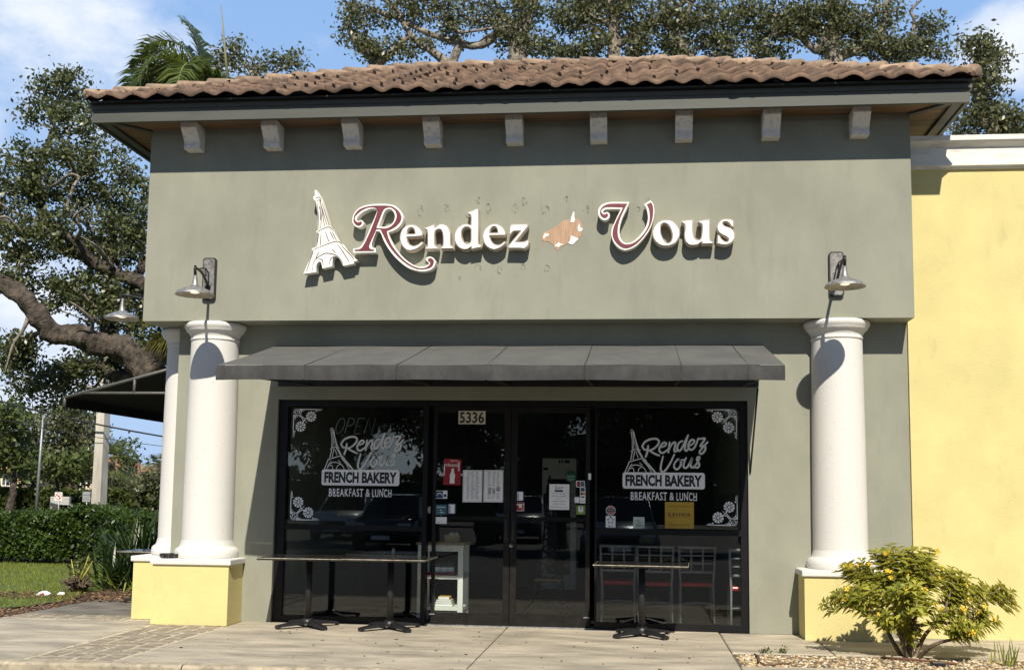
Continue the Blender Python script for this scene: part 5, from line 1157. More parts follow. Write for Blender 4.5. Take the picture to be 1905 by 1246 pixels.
# oaks behind the roof
Yb = 15.0
def back_oak(label, bpx, trunks, clumps, seed, Y=Yb, **k):
    base = PX(bpx, 400, Y); base[2] = 0
    trk = []
    for pts, rad in trunks: trk.append(([PX(p[0], p[1], Y + (p[2] if len(p) > 2 else 0)) for p in pts], rad))
    trk[0][0].insert(0, list(base)); trk[0][1].insert(0, trk[0][1][0]*1.3)
    make_tree('oak_tree', label, 'tree', base, trk, [pxclump(a[0], a[1], a[2], a[3], a[4], Y + (a[5] if len(a) > 5 else 0)) for a in clumps], OAK2, m_bark_grey, seed, **k)
kw = dict(per=30, sigma=.15, size=.122, step=.5, r_twig=.010, wob=.30, group='live oaks behind the tiled roof')
back_oak('live oak with pale twisting limbs behind the left half of the roof', 850, [([(960, 118), (955, 70), (930, 60), (890, 85), (850, 78), (790, 60), (730, 30), (680, 20)], [.22, .17, .13, .11, .09, .07, .06, .04]), ([(840, 120), (800, 95), (760, 60), (740, 20), (700, -10)], [.13, .10, .07, .06, .04]), ([(700, 122), (670, 85), (650, 50), (660, 10), (645, -20)], [.12, .10, .07, .05, .03]), ([(960, 90), (980, 40), (1000, -30), (1010, -90)], [.14, .12, .10, .06])],
    [(668, 28, 42, 30, 28), (700, 92, 44, 28, 34), (655, 70, 30, 18, 10), (745, 25, 48, 34, 30), (770, 88, 40, 24, 20), (820, 20, 50, 34, 30), (850, 60, 42, 26, 18), (900, 25, 44, 30, 26), (945, 70, 40, 26, 22), (970, 30, 50, 40, 40), (780, -45, 90, 40, 50), (920, -50, 100, 40, 60), (700, -30, 50, 25, 18), (1000, 90, 40, 24, 20)], 21, **kw)
back_oak('dense live oak with an upright trunk behind the middle of the roof', 1140, [([(1142, 118), (1140, 60), (1132, 0), (1120, -80)], [.14, .125, .11, .07]), ([(1140, 90), (1190, 55), (1240, 30), (1290, -10)], [.12, .10, .08, .04]), ([(1140, 50), (1100, 30), (1060, -10)], [.1, .07, .04]), ([(1290, 120), (1260, 70), (1280, 20), (1310, -40)], [.13, .10, .08, .05])],
    [(1060, 30, 44, 44, 44), (1055, 90, 36, 26, 26), (1110, 20, 44, 40, 40), (1115, 85, 32, 26, 24), (1175, 20, 44, 40, 40), (1190, 80, 36, 30, 32), (1240, 35, 44, 44, 46), (1260, 90, 40, 26, 30), (1310, 40, 44, 46, 46), (1340, 88, 40, 30, 34), (1380, 35, 42, 40, 40), (1130, -50, 120, 40, 70), (1310, -50, 110, 40, 64)], 22, **kw)
back_oak('dark spreading live oak behind the right half of the roof', 1540, [([(1548, 122), (1530, 95), (1510, 88), (1480, 60), (1440, 30)], [.2, .14, .11, .08, .05]), ([(1548, 122), (1575, 100), (1600, 92), (1640, 60), (1648, 10), (1660, -40)], [.16, .12, .09, .07, .06, .04]), ([(1548, 118), (1560, 60), (1540, 0)], [.12, .09, .05]), ([(1640, 100), (1690, 80), (1700, 40), (1695, 20), (1720, -5)], [.07, .06, .05, .04, .02])],
    [(1440, 40, 44, 40, 42), (1430, 92, 44, 24, 28), (1490, 45, 44, 42, 46), (1545, 35, 44, 40, 46), (1590, 45, 40, 34, 38), (1560, 90, 40, 20, 18), (1625, 80, 36, 26, 28), (1650, 20, 40, 30, 16), (1690, 90, 40, 24, 26), (1735, 48, 34, 16, 12), (1720, 75, 36, 16, 10), (1750, 100, 24, 14, 8), (1480, -40, 90, 34, 44), (1620, -50, 60, 30, 20), (1660, 110, 36, 16, 16)], 23, **kw)
back_oak('smaller live oak rising at the right end of the roof above the white cornice', 1850, [([(1850, 300), (1832, 230), (1815, 150), (1822, 90), (1812, 70)], [.14, .11, .08, .05, .02]), ([(1832, 230), (1870, 220), (1892, 235)], [.06, .04, .02])],
    [(1815, 85, 26, 24, 16), (1840, 110, 34, 26, 20), (1835, 150, 44, 34, 34), (1845, 195, 34, 30, 26), (1820, 225, 36, 26, 24), (1870, 230, 30, 24, 20), (1895, 255, 20, 14, 10), (1790, 250, 24, 14, 10), (1905, 230, 20, 30, 8)], 24, Y=13.0, **kw)
kw2 = dict(kw); kw2.update(per=24, sigma=.2, size=.14, group=None)
back_oak('thin topped far tree peeping over the roof beside the palm', 500, [([(480, 200), (470, 140), (440, 100), (432, 75)], [.1, .08, .05, .02]), ([(475, 160), (530, 125), (560, 120)], [.06, .04, .02])],
    [(425, 105, 22, 18, 16), (400, 120, 26, 16, 14), (440, 82, 12, 12, 5), (470, 125, 30, 16, 16), (520, 115, 22, 15, 12), (545, 108, 18, 12, 7), (562, 125, 10, 8, 4)], 25, Y=20, **kw2)
# feather palm behind the roof
def frond(mb_v, mb_f, base, az, el, ln, curl, rg, leaf=.42, n=46, side=.75, width=.035):
    p = np.array(base, float); d = np.array([math.cos(az)*math.cos(el), math.sin(az)*math.cos(el), math.sin(el)]); pts = [p.copy()]
    for i in range(16):
        d = d + np.array([0, 0, -curl/16*(1 + i/8)]); d /= np.linalg.norm(d); p = p + d*ln/16; pts.append(p.copy())
    pts = np.array(pts); out = []
    for i in range(n):
        u = .12 + .88*i/n; q = pts[int(u*15.99)] + (pts[min(16, int(u*15.99)+1)] - pts[int(u*15.99)])*(u*15.99 % 1)
        t = pts[min(16, int(u*15.99)+1)] - pts[int(u*15.99)]; t /= np.linalg.norm(t) + 1e-9
        s = np.cross(t, [0, 0, 1]); s /= np.linalg.norm(s) + 1e-9; up = np.cross(s, t)
        l = leaf*math.sin(math.pi*(.12 + .83*u))**.6*rg.uniform(.8, 1.15)
        for sg in (-1, 1):
            dd = s*sg*side + t*.55 + up*rg.uniform(-.05, .4); dd /= np.linalg.norm(dd); e1 = q + dd*l*.55; e2 = q + dd*l + np.array([0, 0, -.28*l])
            w_ = np.cross(dd, up); w_ = w_/(np.linalg.norm(w_) + 1e-9)*width
            k = len(mb_v); mb_v += [q - w_*.3, q + w_*.3, e1 + w_*.5, e1 - w_*.5, e2, e2 + w_*.02]; mb_f += [(k, k+1, k+2, k+3), (k+3, k+2, k+5, k+4)]
    return pts
rg = np.random.default_rng(31); pc = np.array(PX(378, 172, 17)); t = thing('feather_palm', 'green feather palm with arching fronds and a straight spear leaf behind the roof', 'palm', (pc[0], pc[1], 0))
b = MB(); b.tube([(pc[0], pc[1], z) for z in np.linspace(0, pc[2], 8)], [.22]*7 + [.16], 12); b.build('trunk', m_bark_grey, t)
V = []; F = []; rb_ = MB()
for az, el, ln, cu in ((180, 62, 3.3, 1.75), (176, 76, 3.0, 1.5), (185, 48, 3.0, 1.7), (195, 70, 2.8, 1.6), (165, 58, 2.9, 1.7), (178, 85, 2.4, 1.2), (20, 40, 1.7, 1.5), (340, 50, 1.6, 1.6), (90, 60, 2.4, 1.6), (270, 52, 2.4, 1.7), (230, 58, 2.7, 1.7), (140, 62, 2.6, 1.6), (205, 50, 2.9, 1.8)):
    rb_.tube(list(frond(V, F, pc, R(az), R(el), ln, cu, rg, .80, 64, .8, .062)), [.03]*8 + [.02]*5 + [.008]*4, 5)
np_mesh('fronds', np.array(V), np.array(F), PALM, t); rb_.build('frond_ribs', mat('palm_rib', (.16, .19, .06), .6, .1, 9), t)
sp0, sp1 = PX(425, 165, 16.9), PX(411, 8, 16.9); MB().tube([sp0, list((np.array(sp0)*.5 + np.array(sp1)*.5)), sp1], [.05, .036, .008], 8).build('spear_leaf', mat('spear_leaf', (.23, .22, .12), .6, .15, 6, stretch=(6, 6, .4)), t)
# fan palm behind the corner column
def fan(Vv, Ff, base, d, ln, rg, n=22, spread=2.4):
    d = np.array(d, float); d /= np.linalg.norm(d); s = np.cross(d, [0, 0, 1]); s /= np.linalg.norm(s) + 1e-9; up = np.cross(s, d); hub = np.array(base) + d*ln*.45
    for i in range(n):
        a_ = spread*(i/(n-1) - .5)*1.15; dd = d*math.cos(a_) + s*math.sin(a_) + up*.1; l = ln*.62*rg.uniform(.85, 1.1)*(1 - .12*abs(a_)); e1 = hub + dd*l*.6; e2 = hub + dd*l + np.array([0, 0, -.35*l])
        w_ = np.cross(dd, up + .3*s); w_ = w_/(np.linalg.norm(w_)+1e-9)*.022; k = len(Vv)
        Vv += [hub - w_*.3, hub + w_*.3, e1 + w_, e1 - w_, e2, e2 + w_*.05]; Ff += [(k, k+1, k+2, k+3), (k+3, k+2, k+5, k+4)]
    return hub
def fan_palm(label, c, r, seed, lo=-.9, group=None, n=26, mt=PALMY, name='cabbage_palm'):
    rg = np.random.default_rng(seed); c = np.array(c, float); t = thing(name, label, 'palm', (c[0], c[1], 0), group); V = []; F = []; st_ = MB()
    for k in range(n):
        az = 2.4*k; el = lo + (1.25 - lo)*rg.random(); d = (math.cos(az)*math.cos(el), math.sin(az)*math.cos(el), math.sin(el)); h = fan(V, F, c, d, r*rg.uniform(.85, 1.1), rg); st_.tube([c, h], .014, 4)
    MB().tube([(c[0], c[1], -.1), (c[0] + .03, c[1], c[2]*.5), (c[0], c[1], c[2])], [.2, .17, .19], 10).build('trunk', m_bark, t); np_mesh('crown', np.array(V), np.array(F), mt, t); st_.build('leaf_stalks', mat('palm_rib', (.16, .19, .06)), t)
fan_palm('yellowish fan palm with drooping leaves behind the left corner column', PX(342, 600, 8.2), .88, 41, lo=-1.2, n=34)
# hedge
rg = np.random.default_rng(51)
def hedge(label, x0, x1, y0, y1, h, count, seed, size=.09, mt=HEDGE, hfun=None, name='hedge'):
    rg = np.random.default_rng(seed); t = thing(name, label, 'hedge', ((x0+x1)/2, (y0+y1)/2, 0))
    n = count; X = rg.uniform(x0, x1, n); yv_ = rg.uniform(y0, y1, n); top = h*(.90 + .07*np.sin(X*1.7) + .05*np.sin(X*4.3 + 1) + .03*np.sin(X*9)); Zv = rg.uniform(.06, 1, n)**.75*top
    sel = rg.random(n); ff_ = sel < .50; tt = (sel >= .5) & (sel < .9)
    yv_[ff_] = y0 + np.abs(rg.normal(0, .10, ff_.sum())) + .10*np.sin(X[ff_]*3) + .06*np.sin(Zv[ff_]*9 + X[ff_]*5); Zv[tt] = top[tt] - np.abs(rg.normal(0, .05, tt.sum()))
    V, F = leaves(np.column_stack([X, yv_, Zv]), 5, .06, size, rg, .55, -.2); np_mesh('foliage', V, F, mt, t)
    b = MB()
    for k in range(int((x1-x0)*2.2)):
        x = rg.uniform(x0+.1, x1-.1); y = rg.uniform(y0 + .25, y1 - .1); b.tube([(x, y, -.02), (x + rg.normal(0, .05), y, h*.4), (x + rg.normal(0, .12), y + rg.normal(0, .1), h*.8)], [.018, .013, .006], 5)
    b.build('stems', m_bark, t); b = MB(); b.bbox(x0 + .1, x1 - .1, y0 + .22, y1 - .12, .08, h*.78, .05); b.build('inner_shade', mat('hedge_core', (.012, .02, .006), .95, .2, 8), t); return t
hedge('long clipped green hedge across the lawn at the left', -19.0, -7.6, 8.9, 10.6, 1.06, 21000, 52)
# strappy plant clump at the left of the pedestal
def strap_plant(label, c, n, ln, seed, mt=STRAP, w_=.028, name='strappy_plant', spread=1.0, up=.9):
    rg = np.random.default_rng(seed); t = thing(name, label, 'plant', (c[0], c[1], 0)); V = []; F = []
    for k in range(n):
        az = rg.uniform(0, 2*math.pi); l = ln*rg.uniform(.55, 1.1); out = spread*rg.uniform(.15, .85); p = np.array([c[0] + rg.normal(0, .16*spread), c[1] + rg.normal(0, .16*spread), .0]); d = np.array([math.cos(az)*out, math.sin(az)*out, up]); d /= np.linalg.norm(d); s = np.array([-math.sin(az), math.cos(az), 0]); k0 = len(V); m_ = 7
        for i in range(m_ + 1):
            u = i/m_; w2 = w_*(math.sin(math.pi*(.18 + .80*u)))**.8; nr = np.cross(s, d); V += [p - s*w2 + nr*w2*.35, p + s*w2 + nr*w2*.35]; d = d + np.array([0, 0, -.16*u*1.6]) ; d /= np.linalg.norm(d); p = p + d*l/m_
        F += [(k0 + 2*i, k0 + 2*i + 1, k0 + 2*i + 3, k0 + 2*i + 2) for i in range(m_)]
    np_mesh('leaves', np.array(V), np.array(F), mt, t); MB().lathe([(.07*ln, 0), (.05*ln, .05*ln), (.0, .11*ln)], c[0], c[1], -.01, 10).build('root_crown', m_bark, t); return t
strap_plant('tall dark strappy plant against the hedge beside the side walk', PX(262, 1085, 4.6)[:2] + [0], 230, 1.25, 61, w_=.022)
c = PZ(213, 1096); strap_plant('low arching strappy plant left of the yellow pedestals', [c[0], c[1] + .4], 240, .85, 62, w_=.018, spread=1.2, up=.75)
c = PZ(240, 1098); strap_plant('small pale strappy tuft at the edge of the mulch by the pedestal', [c[0], c[1]], 40, .5, 63, mt=GRASS, w_=.014, spread=1.3, up=.6)
c = PZ(145, 1103); t = thing('palm_stump', 'small cut palm stump with a few yellow stalks on the mulch', 'plant', (c[0], c[1], 0)); rg = np.random.default_rng(64); b = MB()
for k in range(46):
    az = rg.uniform(0, 6.28); l = rg.uniform(.14, .34); o_ = rg.uniform(.2, 1); b.tube([(c[0] + .05*math.cos(az), c[1] + .05*math.sin(az), 0), (c[0] + (.06 + .1*o_)*math.cos(az), c[1] + (.06 + .1*o_)*math.sin(az), l*.6), (c[0] + (.06 + .22*o_)*math.cos(az), c[1] + (.06 + .22*o_)*math.sin(az), l*(1 - .5*o_))], [.026, .018, .006], 5)
b.build('stump', mat('dead_palm_fibre', (.12, .085, .06), .95, .35, 22, .8, 60), t); b = MB()
for dx, h in ((-.10, .38), (.16, .44), (.02, .30), (.22, .36)): b.tube([(c[0], c[1] - .03, .12), (c[0] + dx*.6, c[1] - .05, .12 + h*.5), (c[0] + dx, c[1] - .05, .1 + h)], [.016, .011, .005], 6)
b.build('stalk', mat('yellow_stalk', (.42, .36, .06), .6, .2, 9), t)
V, F = leaves([(c[0] + rg.normal(0, .12), c[1] + rg.normal(0, .1), .42 + rg.normal(0, .05)) for k in range(14)], 5, .04, .11, rg, .4); np_mesh('leaves', V, F, FAR, t)
c = PZ(78, 1109); b = MB(); b.add([(c[0] - .09, c[1], .02), (c[0] + .09, c[1] - .02, .02), (c[0] + .10, c[1] + .05, .045), (c[0] + .02, c[1] + .07, .075), (c[0] - .08, c[1] + .06, .05), (c[0], c[1] + .01, .075)], [(0, 1, 5), (1, 2, 5), (2, 3, 5), (3, 4, 5), (4, 0, 5)]); t = thing('litter_bag', 'crumpled white paper litter on the mulch by the lawn', 'litter', (c[0], c[1], .01)); b.build('wrapper', m_paper, t); b = MB(); b.add([(c[0] - .06, c[1] - .006, .028), (c[0] + .05, c[1] - .026, .028), (c[0] + .02, c[1] - .004, .055)], [(0, 1, 2)]); b.build('red_print', m_red, t)
c = PZ(111, 1109); b = MB(); b.add([(c[0] - .05, c[1], .02), (c[0] + .05, c[1], .015), (c[0] + .045, c[1] + .05, .05), (c[0] - .03, c[1] + .06, .06)], [(0, 1, 2), (0, 2, 3)]); tag(b.build('paper_scrap', m_paper), 'small white paper scrap beside the crumpled litter', 'litter')
# yellow flowering shrub at the right
sc = PZ(1690, 1219); Ysh = float(sc[1]) - .02; rg = np.random.default_rng(71)
t = thing('flowering_shrub', 'sprawling green shrub with yellow flowers in the gravel at the right corner', 'shrub', (sc[0], Ysh, -.03))
shcl = [pxclump(*a) for a in [(1590, 1058, 34, 22, 26, Ysh + .05), (1570, 1105, 30, 16, 14, Ysh - .1), (1640, 1060, 44, 40, 60, Ysh), (1655, 1025, 30, 16, 18, Ysh + .1), (1610, 1110, 44, 26, 34, Ysh - .15), (1700, 1060, 46, 42, 64, Ysh - .1), (1720, 1032, 22, 14, 12, Ysh + .1), (1690, 1110, 54, 36, 60, Ysh - .25), (1760, 1070, 44, 30, 44, Ysh + .1), (1790, 1110, 46, 30, 44, Ysh), (1845, 1095, 34, 16, 22, Ysh + .1), (1880, 1112, 18, 16, 12, Ysh + .1), (1840, 1145, 34, 24, 24, Ysh - .1), (1800, 1175, 34, 16, 18, Ysh - .3), (1770, 1150, 40, 24, 22, Ysh - .2), (1532, 1122, 10, 5, 2, Ysh), (1690, 1165, 18, 26, 14, Ysh - .1), (1650, 1140, 30, 20, 14, Ysh - .2)]]
shcl = [(c_, r_, max(2, int(n_*.66))) for c_, r_, n_ in shcl]; shcl = [(c_, (r_[0]*.88, r_[1]*.9, r_[2]*.88), n_) for c_, r_, n_ in shcl]; T = blob_pts(shcl, rg); base = np.array([sc[0], Ysh, -.04])
trk = [([list(base + [dx*.15, dy*.1, 0]), PX(px, py, Ysh + dy), PX(qx, qy, Ysh + dy*1.5)], [.026, .019, .012]) for px, py, qx, qy, dx, dy in ((1655, 1180, 1640, 1140, -.3, .05), (1672, 1170, 1660, 1100, -.1, -.15), (1700, 1160, 1720, 1110, .1, -.1), (1725, 1175, 1775, 1140, .3, .05), (1735, 1200, 1790, 1185, .4, -.2), (1690, 1150, 1690, 1090, 0, .1))]
A, par, rad = grow(trk, T, rg, .14, .0032, 2.2, .28); V, F, MI = limbs_mesh(A, par, rad, 5); np_mesh('stems', V, F, mat('shrub_bark', (.16, .115, .075), .9, .25, 30, .5, 90), t, True)
LV = []; LF = []
for p in T:                           # whorls of narrow leaves round each twig end
    ax = p - (base + [0, 0, .12]); ax /= np.linalg.norm(ax); ax = ax + [0, -.15, .25]; ax /= np.linalg.norm(ax); s = np.cross(ax, [0.2, .1, 1]); s /= np.linalg.norm(s); u_ = np.cross(s, ax)
    for j in range(3):
        q = p - ax*.052*j
        for k in range(5):
            an = 2*math.pi*k/5 + j*.6 + rg.uniform(-.3, .3); r_ = s*math.cos(an) + u_*math.sin(an); d = r_*1.0 + ax*rg.uniform(.15, .7); d /= np.linalg.norm(d); l = rg.uniform(.065, .12); w_ = np.cross(d, ax); w_ = w_/(np.linalg.norm(w_)+1e-9)*l*.19; m1 = q + d*l*.5 - ax*.0; n_ = np.cross(w_, d); n_ = n_/(np.linalg.norm(n_)+1e-9)*l*.05
            k0 = len(LV); LV += [q, m1 + w_ + n_, q + d*l - [0, 0, l*.18], m1 - w_ + n_]; LF.append((k0, k0+1, k0+2, k0+3))
np_mesh('leaves', np.array(LV), np.array(LF), SHRUB, t)
m_fl = mat('yellow_petals', (.72, .46, .025), .55, .2, 30); m_flc = mat('flower_throat', (.55, .28, .01), .6, .1, 40)
fb = MB(); fc = MB()
for k in range(5):
    a_ = 2*math.pi*k/5; fb.add([(0, 0, 0)] + [(r_*math.cos(a_ + o_), r_*math.sin(a_ + o_), z_) for r_, o_, z_ in ((.016, -.5, .012), (.034, -.42, .016), (.040, 0, .012), (.034, .42, .016), (.016, .5, .012))], [(0, 1, 2, 3, 4, 5)])
fb.lathe([(.004, -.035), (.008, -.012), (.010, .002)], 0, 0, 0, 8); fme = None
order = rg.permutation(len(T)); fcount = 0
for i in order:
    if fcount >= 58: break
    p = T[i]
    if p[1] > Ysh + .25: continue
    n_ = Vector((rg.normal(0, .6), -1.0 + rg.normal(0, .3), .55 + rg.normal(0, .4))).normalized()
    if fme is None: o = fb.build('flower', m_fl, t); fme = o.data; o2_off = rootloc(t); [setattr(v, 'co', v.co + Vector(o2_off)) for v in fme.vertices]
    else: o = bpy.data.objects.new('flower', fme); COL.objects.link(o); o.parent = t
    o.location = Vector(p - np.array(rootloc(t))) + n_*.045; o.rotation_euler = n_.to_track_quat('Z', 'Y').to_euler(); sc_ = rg.uniform(.5, .95); o.scale = (sc_,)*3; fcount += 1
rgd = np.random.default_rng(77); dP = []
pv = [(-3.5, -2.95), (1.8, -2.9), (1.8, -.15), (-3.5, -.15)]
chips('pavement_debris', pv, (-3.5, 1.8, -2.95, -.1), 70, .006, .018, m_mul, .0, .25, 78)
# small things in the gravel
b = MB(); b.tube([PZ(1640, 1222, .0), PZ(1680, 1225, .012), PZ(1730, 1229, .012), PZ(1780, 1234, .004)], .011, 8); tag(b.build('irrigation_pipe', mat('brown_pipe', (.17, .075, .045), .5, .15, 12)), 'brown irrigation pipe lying on the gravel under the shrub', 'pipe')
b = MB(); b.tube([PZ(1404, 1216, -.01), PZ(1412, 1222, .02), PZ(1411, 1229, .02), PZ(1424, 1236, .0), PZ(1450, 1234, .0), PZ(1480, 1233, -.01)], .009, 8); tag(b.build('root_loop', mat('dry_root', (.14, .09, .055), .9, .2, 12)), 'curved brown root loop at the left end of the gravel', 'root')
b = MB(); q = PZ(1745, 1236, 0); b.bbox(q[0] - .06, q[0] + .06, q[1] - .04, q[1] + .04, -.015, .03, .008); tag(b.build('valve_box', m_darkm), 'small black irrigation fitting at the end of the brown pipe', 'fitting')
c = PZ(1878, 1236); strap_plant('grassy weed with upright blades at the right edge of the gravel', [c[0], c[1]], 26, .22, 81, mt=GRASS, w_=.007, spread=.5, name='weed')
for px, py, lab in ((1420, 1214, 'tiny weed at the back left corner of the gravel'), (1452, 1214, 'tiny weed in the middle of the gravel\'s back edge'), (1350, 1172, 'tiny weed at the foot of the right window frame'), (1400, 1177, 'tiny weed where the grey wall meets the right window frame')):
    c = PZ(px, py); t = thing('weed', lab, 'weed', (c[0], c[1], 0), 'tiny weeds at the wall and gravel'); V, F = leaves([(c[0] + rg.normal(0, .03), c[1] + rg.normal(0, .015), .03) for k in range(7)], 6, .018, .03, rg, .5); np_mesh('leaves', V, F, FAR, t); MB().tube([(c[0], c[1], 0), (c[0], c[1], .04)], .003, 5).build('stem', m_bark, t)
# ================================================================== across the road at the left
def post_sign(name, label, px, py0, py1, Y, wpx, hpx, m_, group=None, pole=.03, front=True):
    c = PX(px, (py0 + py1)/2, Y); s = (Y - C0[1])/FPX; t = thing(name, label, 'road sign', (c[0], Y, 0), group); MB().tube([(c[0] + .02, Y + .03, -.1), (c[0] + .0, Y + .03, c[2] + hpx*s*.5)], pole, 8).build('post', m_galv, t)
    hw, hh = wpx*s/2, hpx*s/2; MB().box(c[0] - hw, c[0] + hw, Y - .012, Y - .002, c[2] - hh, c[2] + hh).build('panel', m_, t); return t, c, hw, hh
Ys = 30.0
t, c, hw, hh = post_sign('road_sign', 'white no left turn sign with a red ring on a grey post', 109, 915, 931, Ys, 15, 16, m_signw)
b = MB(); ribbon(b, [(c[0] + hw*.78*math.cos(q), c[2] + hw*.78*math.sin(q)) for q in np.linspace(0, 6.283, 21)], hw*.2, Ys - .014, k=1); ribbon(b, [(c[0] - hw*.55, c[2] + hw*.55), (c[0] + hw*.55, c[2] - hw*.55)], hw*.2, Ys - .0145, k=1); b.build('red_ring', mat('sign_bright_red', (.55, .03, .03), .5, .1, 9), t)
b = MB(); ribbon(b, [(c[0] + hw*.25, c[2] - hw*.5), (c[0] + hw*.25, c[2] + hw*.1), (c[0] - hw*.1, c[2] + hw*.25), (c[0] - hw*.4, c[2] + hw*.2)], hw*.22, Ys - .0135); b.build('arrow', m_ink, t)
t, c, hw, hh = post_sign('road_sign', 'back of a grey metal road sign beside the concrete pole', 161, 913, 934, Ys, 16, 20, mat('sign_back', (.26, .27, .27), .6, .12, 5)); MB().box(c[0] - hw, c[0] + hw, Ys - .02, Ys - .013, c[2] + hh*.3, c[2] + hh*.45).build('stiffener', m_galv, t)
Y2 = 34.5; c = PX(111, 931, Y2); s = (Y2 - C0[1])/FPX; t = thing('sign_board', 'low wide grey board on two posts behind the no left turn sign', 'sign board', (c[0], Y2, 0)); b = MB(); b.box(c[0] - 19*s, c[0] + 19*s, Y2, Y2 + .04, c[2] - 8*s, c[2] + 8*s); b.build('board', mat('weathered_board', (.42, .42, .39), .8, .15, 5, stretch=(.3, 1, 9)), t)
b = MB(); [b.box(c[0] + dx*s - .05, c[0] + dx*s + .05, Y2 + .045, Y2 + .13, -.1, c[2] + 8*s) for dx in (-18, 18)]; b.build('post', m_galv, t)
Yp = 31.0; c0_, c1_ = PX(183, 950, Yp), PX(197, 745, Yp); dxp = (c1_[0] - c0_[0])/(c1_[2] - c0_[2]); zt_ = 12.5; xb_ = c0_[0] - dxp*c0_[2]; hw = 11.5*(Yp - C0[1])/FPX
t = thing('utility_pole', 'square pale concrete utility pole rising through the oak', 'utility pole', (xb_, Yp, 0)); b = MB(); vs = []
for z, k in ((-.2, 1.0), (zt_, .62)):
    x = xb_ + .0*z; vs += [(x - hw*k, Yp - hw*k*.7, z), (x + hw*k*.75, Yp - hw*k*.95, z), (x + hw*k, Yp + hw*k, z), (x - hw*k, Yp + hw*k, z)]
b.add(vs, [(0, 3, 2, 1), (4, 5, 6, 7), (0, 1, 5, 4), (1, 2, 6, 5), (2, 3, 7, 6), (3, 0, 4, 7)]); b.build('shaft', mat('pale_pole_concrete', (.50, .46, .40), .9, .14, 2, stretch=(1, 1, .3)), t)
MB().box(xb_ - 1.1, xb_ + 1.1, Yp - hw - .12, Yp - hw - .02, zt_ - 1.0, zt_ - .88).build('crossarm', m_galv, t)
for (a, c_, rr_, lab) in ((PX(-120, 712, Yp - .5), PX(420, 830, Yp - .5), .038, 'thick black overhead cable crossing behind the oak'), (PX(-120, 752, Yp - .4), PX(420, 842, Yp - .4), .014, 'thin grey overhead wire below the thick cable')):
    b = MB(); b.tube([(a[0] + (c_[0]-a[0])*u, a[1], a[2] + (c_[2]-a[2])*u - .25*math.sin(math.pi*u)) for u in np.linspace(0, 1, 20)], rr_, 6); tag(b.build('overhead_cable', m_darkm), lab, 'cable')
Yl = 36.0; l0, l1 = PX(67, 955, Yl), PX(81, 772, Yl); t = thing('street_lamp', 'slim grey street lamp post left of the no left turn sign', 'street lamp', (l0[0], Yl, 0)); xx0 = l0[0]; MB().tube([(xx0, Yl, -.1), (xx0 + .03, Yl, l1[2]*.5), (xx0 + .08, Yl, l1[2])], [.075, .06, .045], 10).build('post', m_galv, t)
b = MB(); b.tube([(xx0 + .08, Yl, l1[2] - .25), (xx0 + .3, Yl, l1[2] - .12), (xx0 + .5, Yl, l1[2] + .02)], .022, 6); b.build('arm', m_galv, t)
# houses behind the trees
def house(label, px0, px1, pyt, Y, wallc, roofc, wins, hip=2.0):
    a, c_ = PX(px0, pyt, Y), PX(px1, pyt, Y); t = thing('apartment_house', label, 'house', ((a[0]+c_[0])/2, Y + 4, 0)); z = a[2]
    MB().box(a[0], c_[0], Y, Y + 9, -.1, z).build('wall', mat('house_wall_%d' % px0, wallc, .9, .06, .8), t); b = MB(); e = .6; xm0, xm1 = a[0] + 3, c_[0] - 3
    if xm1 < xm0: xm0 = xm1 = (a[0] + c_[0])/2
    b.add([(a[0]-e, Y-e, z), (c_[0]+e, Y-e, z), (c_[0]+e, Y+9+e, z), (a[0]-e, Y+9+e, z), (xm0, Y+4.5, z+hip), (xm1, Y+4.5, z+hip)], [(0, 1, 5, 4), (1, 2, 5), (2, 3, 4, 5), (3, 0, 4), (3, 2, 1, 0)]); b.build('roof', mat('house_roof_%d' % px0, roofc, .85, .2, 3), t)
    for (u0, v0, u1, v1) in wins:
        p, q = PX(u0, v1, Y - .02), PX(u1, v0, Y - .02); f = MB(); w_ = q[0]-p[0]; f.box(p[0] - .08, q[0] + .08, Y - .04, Y - .001, p[2] - .08, p[2]); f.box(p[0] - .08, q[0] + .08, Y - .04, Y - .001, q[2], q[2] + .08); f.box(p[0] - .08, p[0], Y - .04, Y - .001, p[2], q[2]); f.box(q[0], q[0] + .08, Y - .04, Y - .001, p[2], q[2]); f.box((p[0]+q[0])/2 - .03, (p[0]+q[0])/2 + .03, Y - .04, Y - .001, p[2], q[2])
        f = f.build('window', m_signw, t); MB().add([(p[0], Y - .012, p[2]), (q[0], Y - .012, p[2]), (q[0], Y - .012, q[2]), (p[0], Y - .012, q[2])], [(0, 1, 2, 3)]).build('pane', mat('far_glass', (.06, .075, .085), .1, .1, 2), f)
house('yellow apartment house with white windows glimpsed at the left edge', -60, 42, 872, 70, (.52, .40, .20), (.34, .17, .09), [(4, 886, 18, 902), (4, 914, 14, 930), (24, 920, 32, 930), (-30, 886, -14, 902)])
house('orange roofed apartment house glimpsed behind the concrete pole', 120, 222, 884, 78, (.50, .42, .30), (.36, .16, .09), [(150, 895, 160, 910), (190, 895, 200, 910), (175, 920, 185, 935)])
house('pale house with an orange hip roof above the trees by the column', 236, 286, 880, 84, (.55, .47, .36), (.46, .23, .14), [(258, 888, 266, 905), (270, 888, 274, 905)], hip=1.1)
house('house with an orange roof half hidden by the corner column', 296, 360, 872, 90, (.55, .42, .25), (.48, .22, .13), [(300, 880, 306, 890)], hip=1.0)
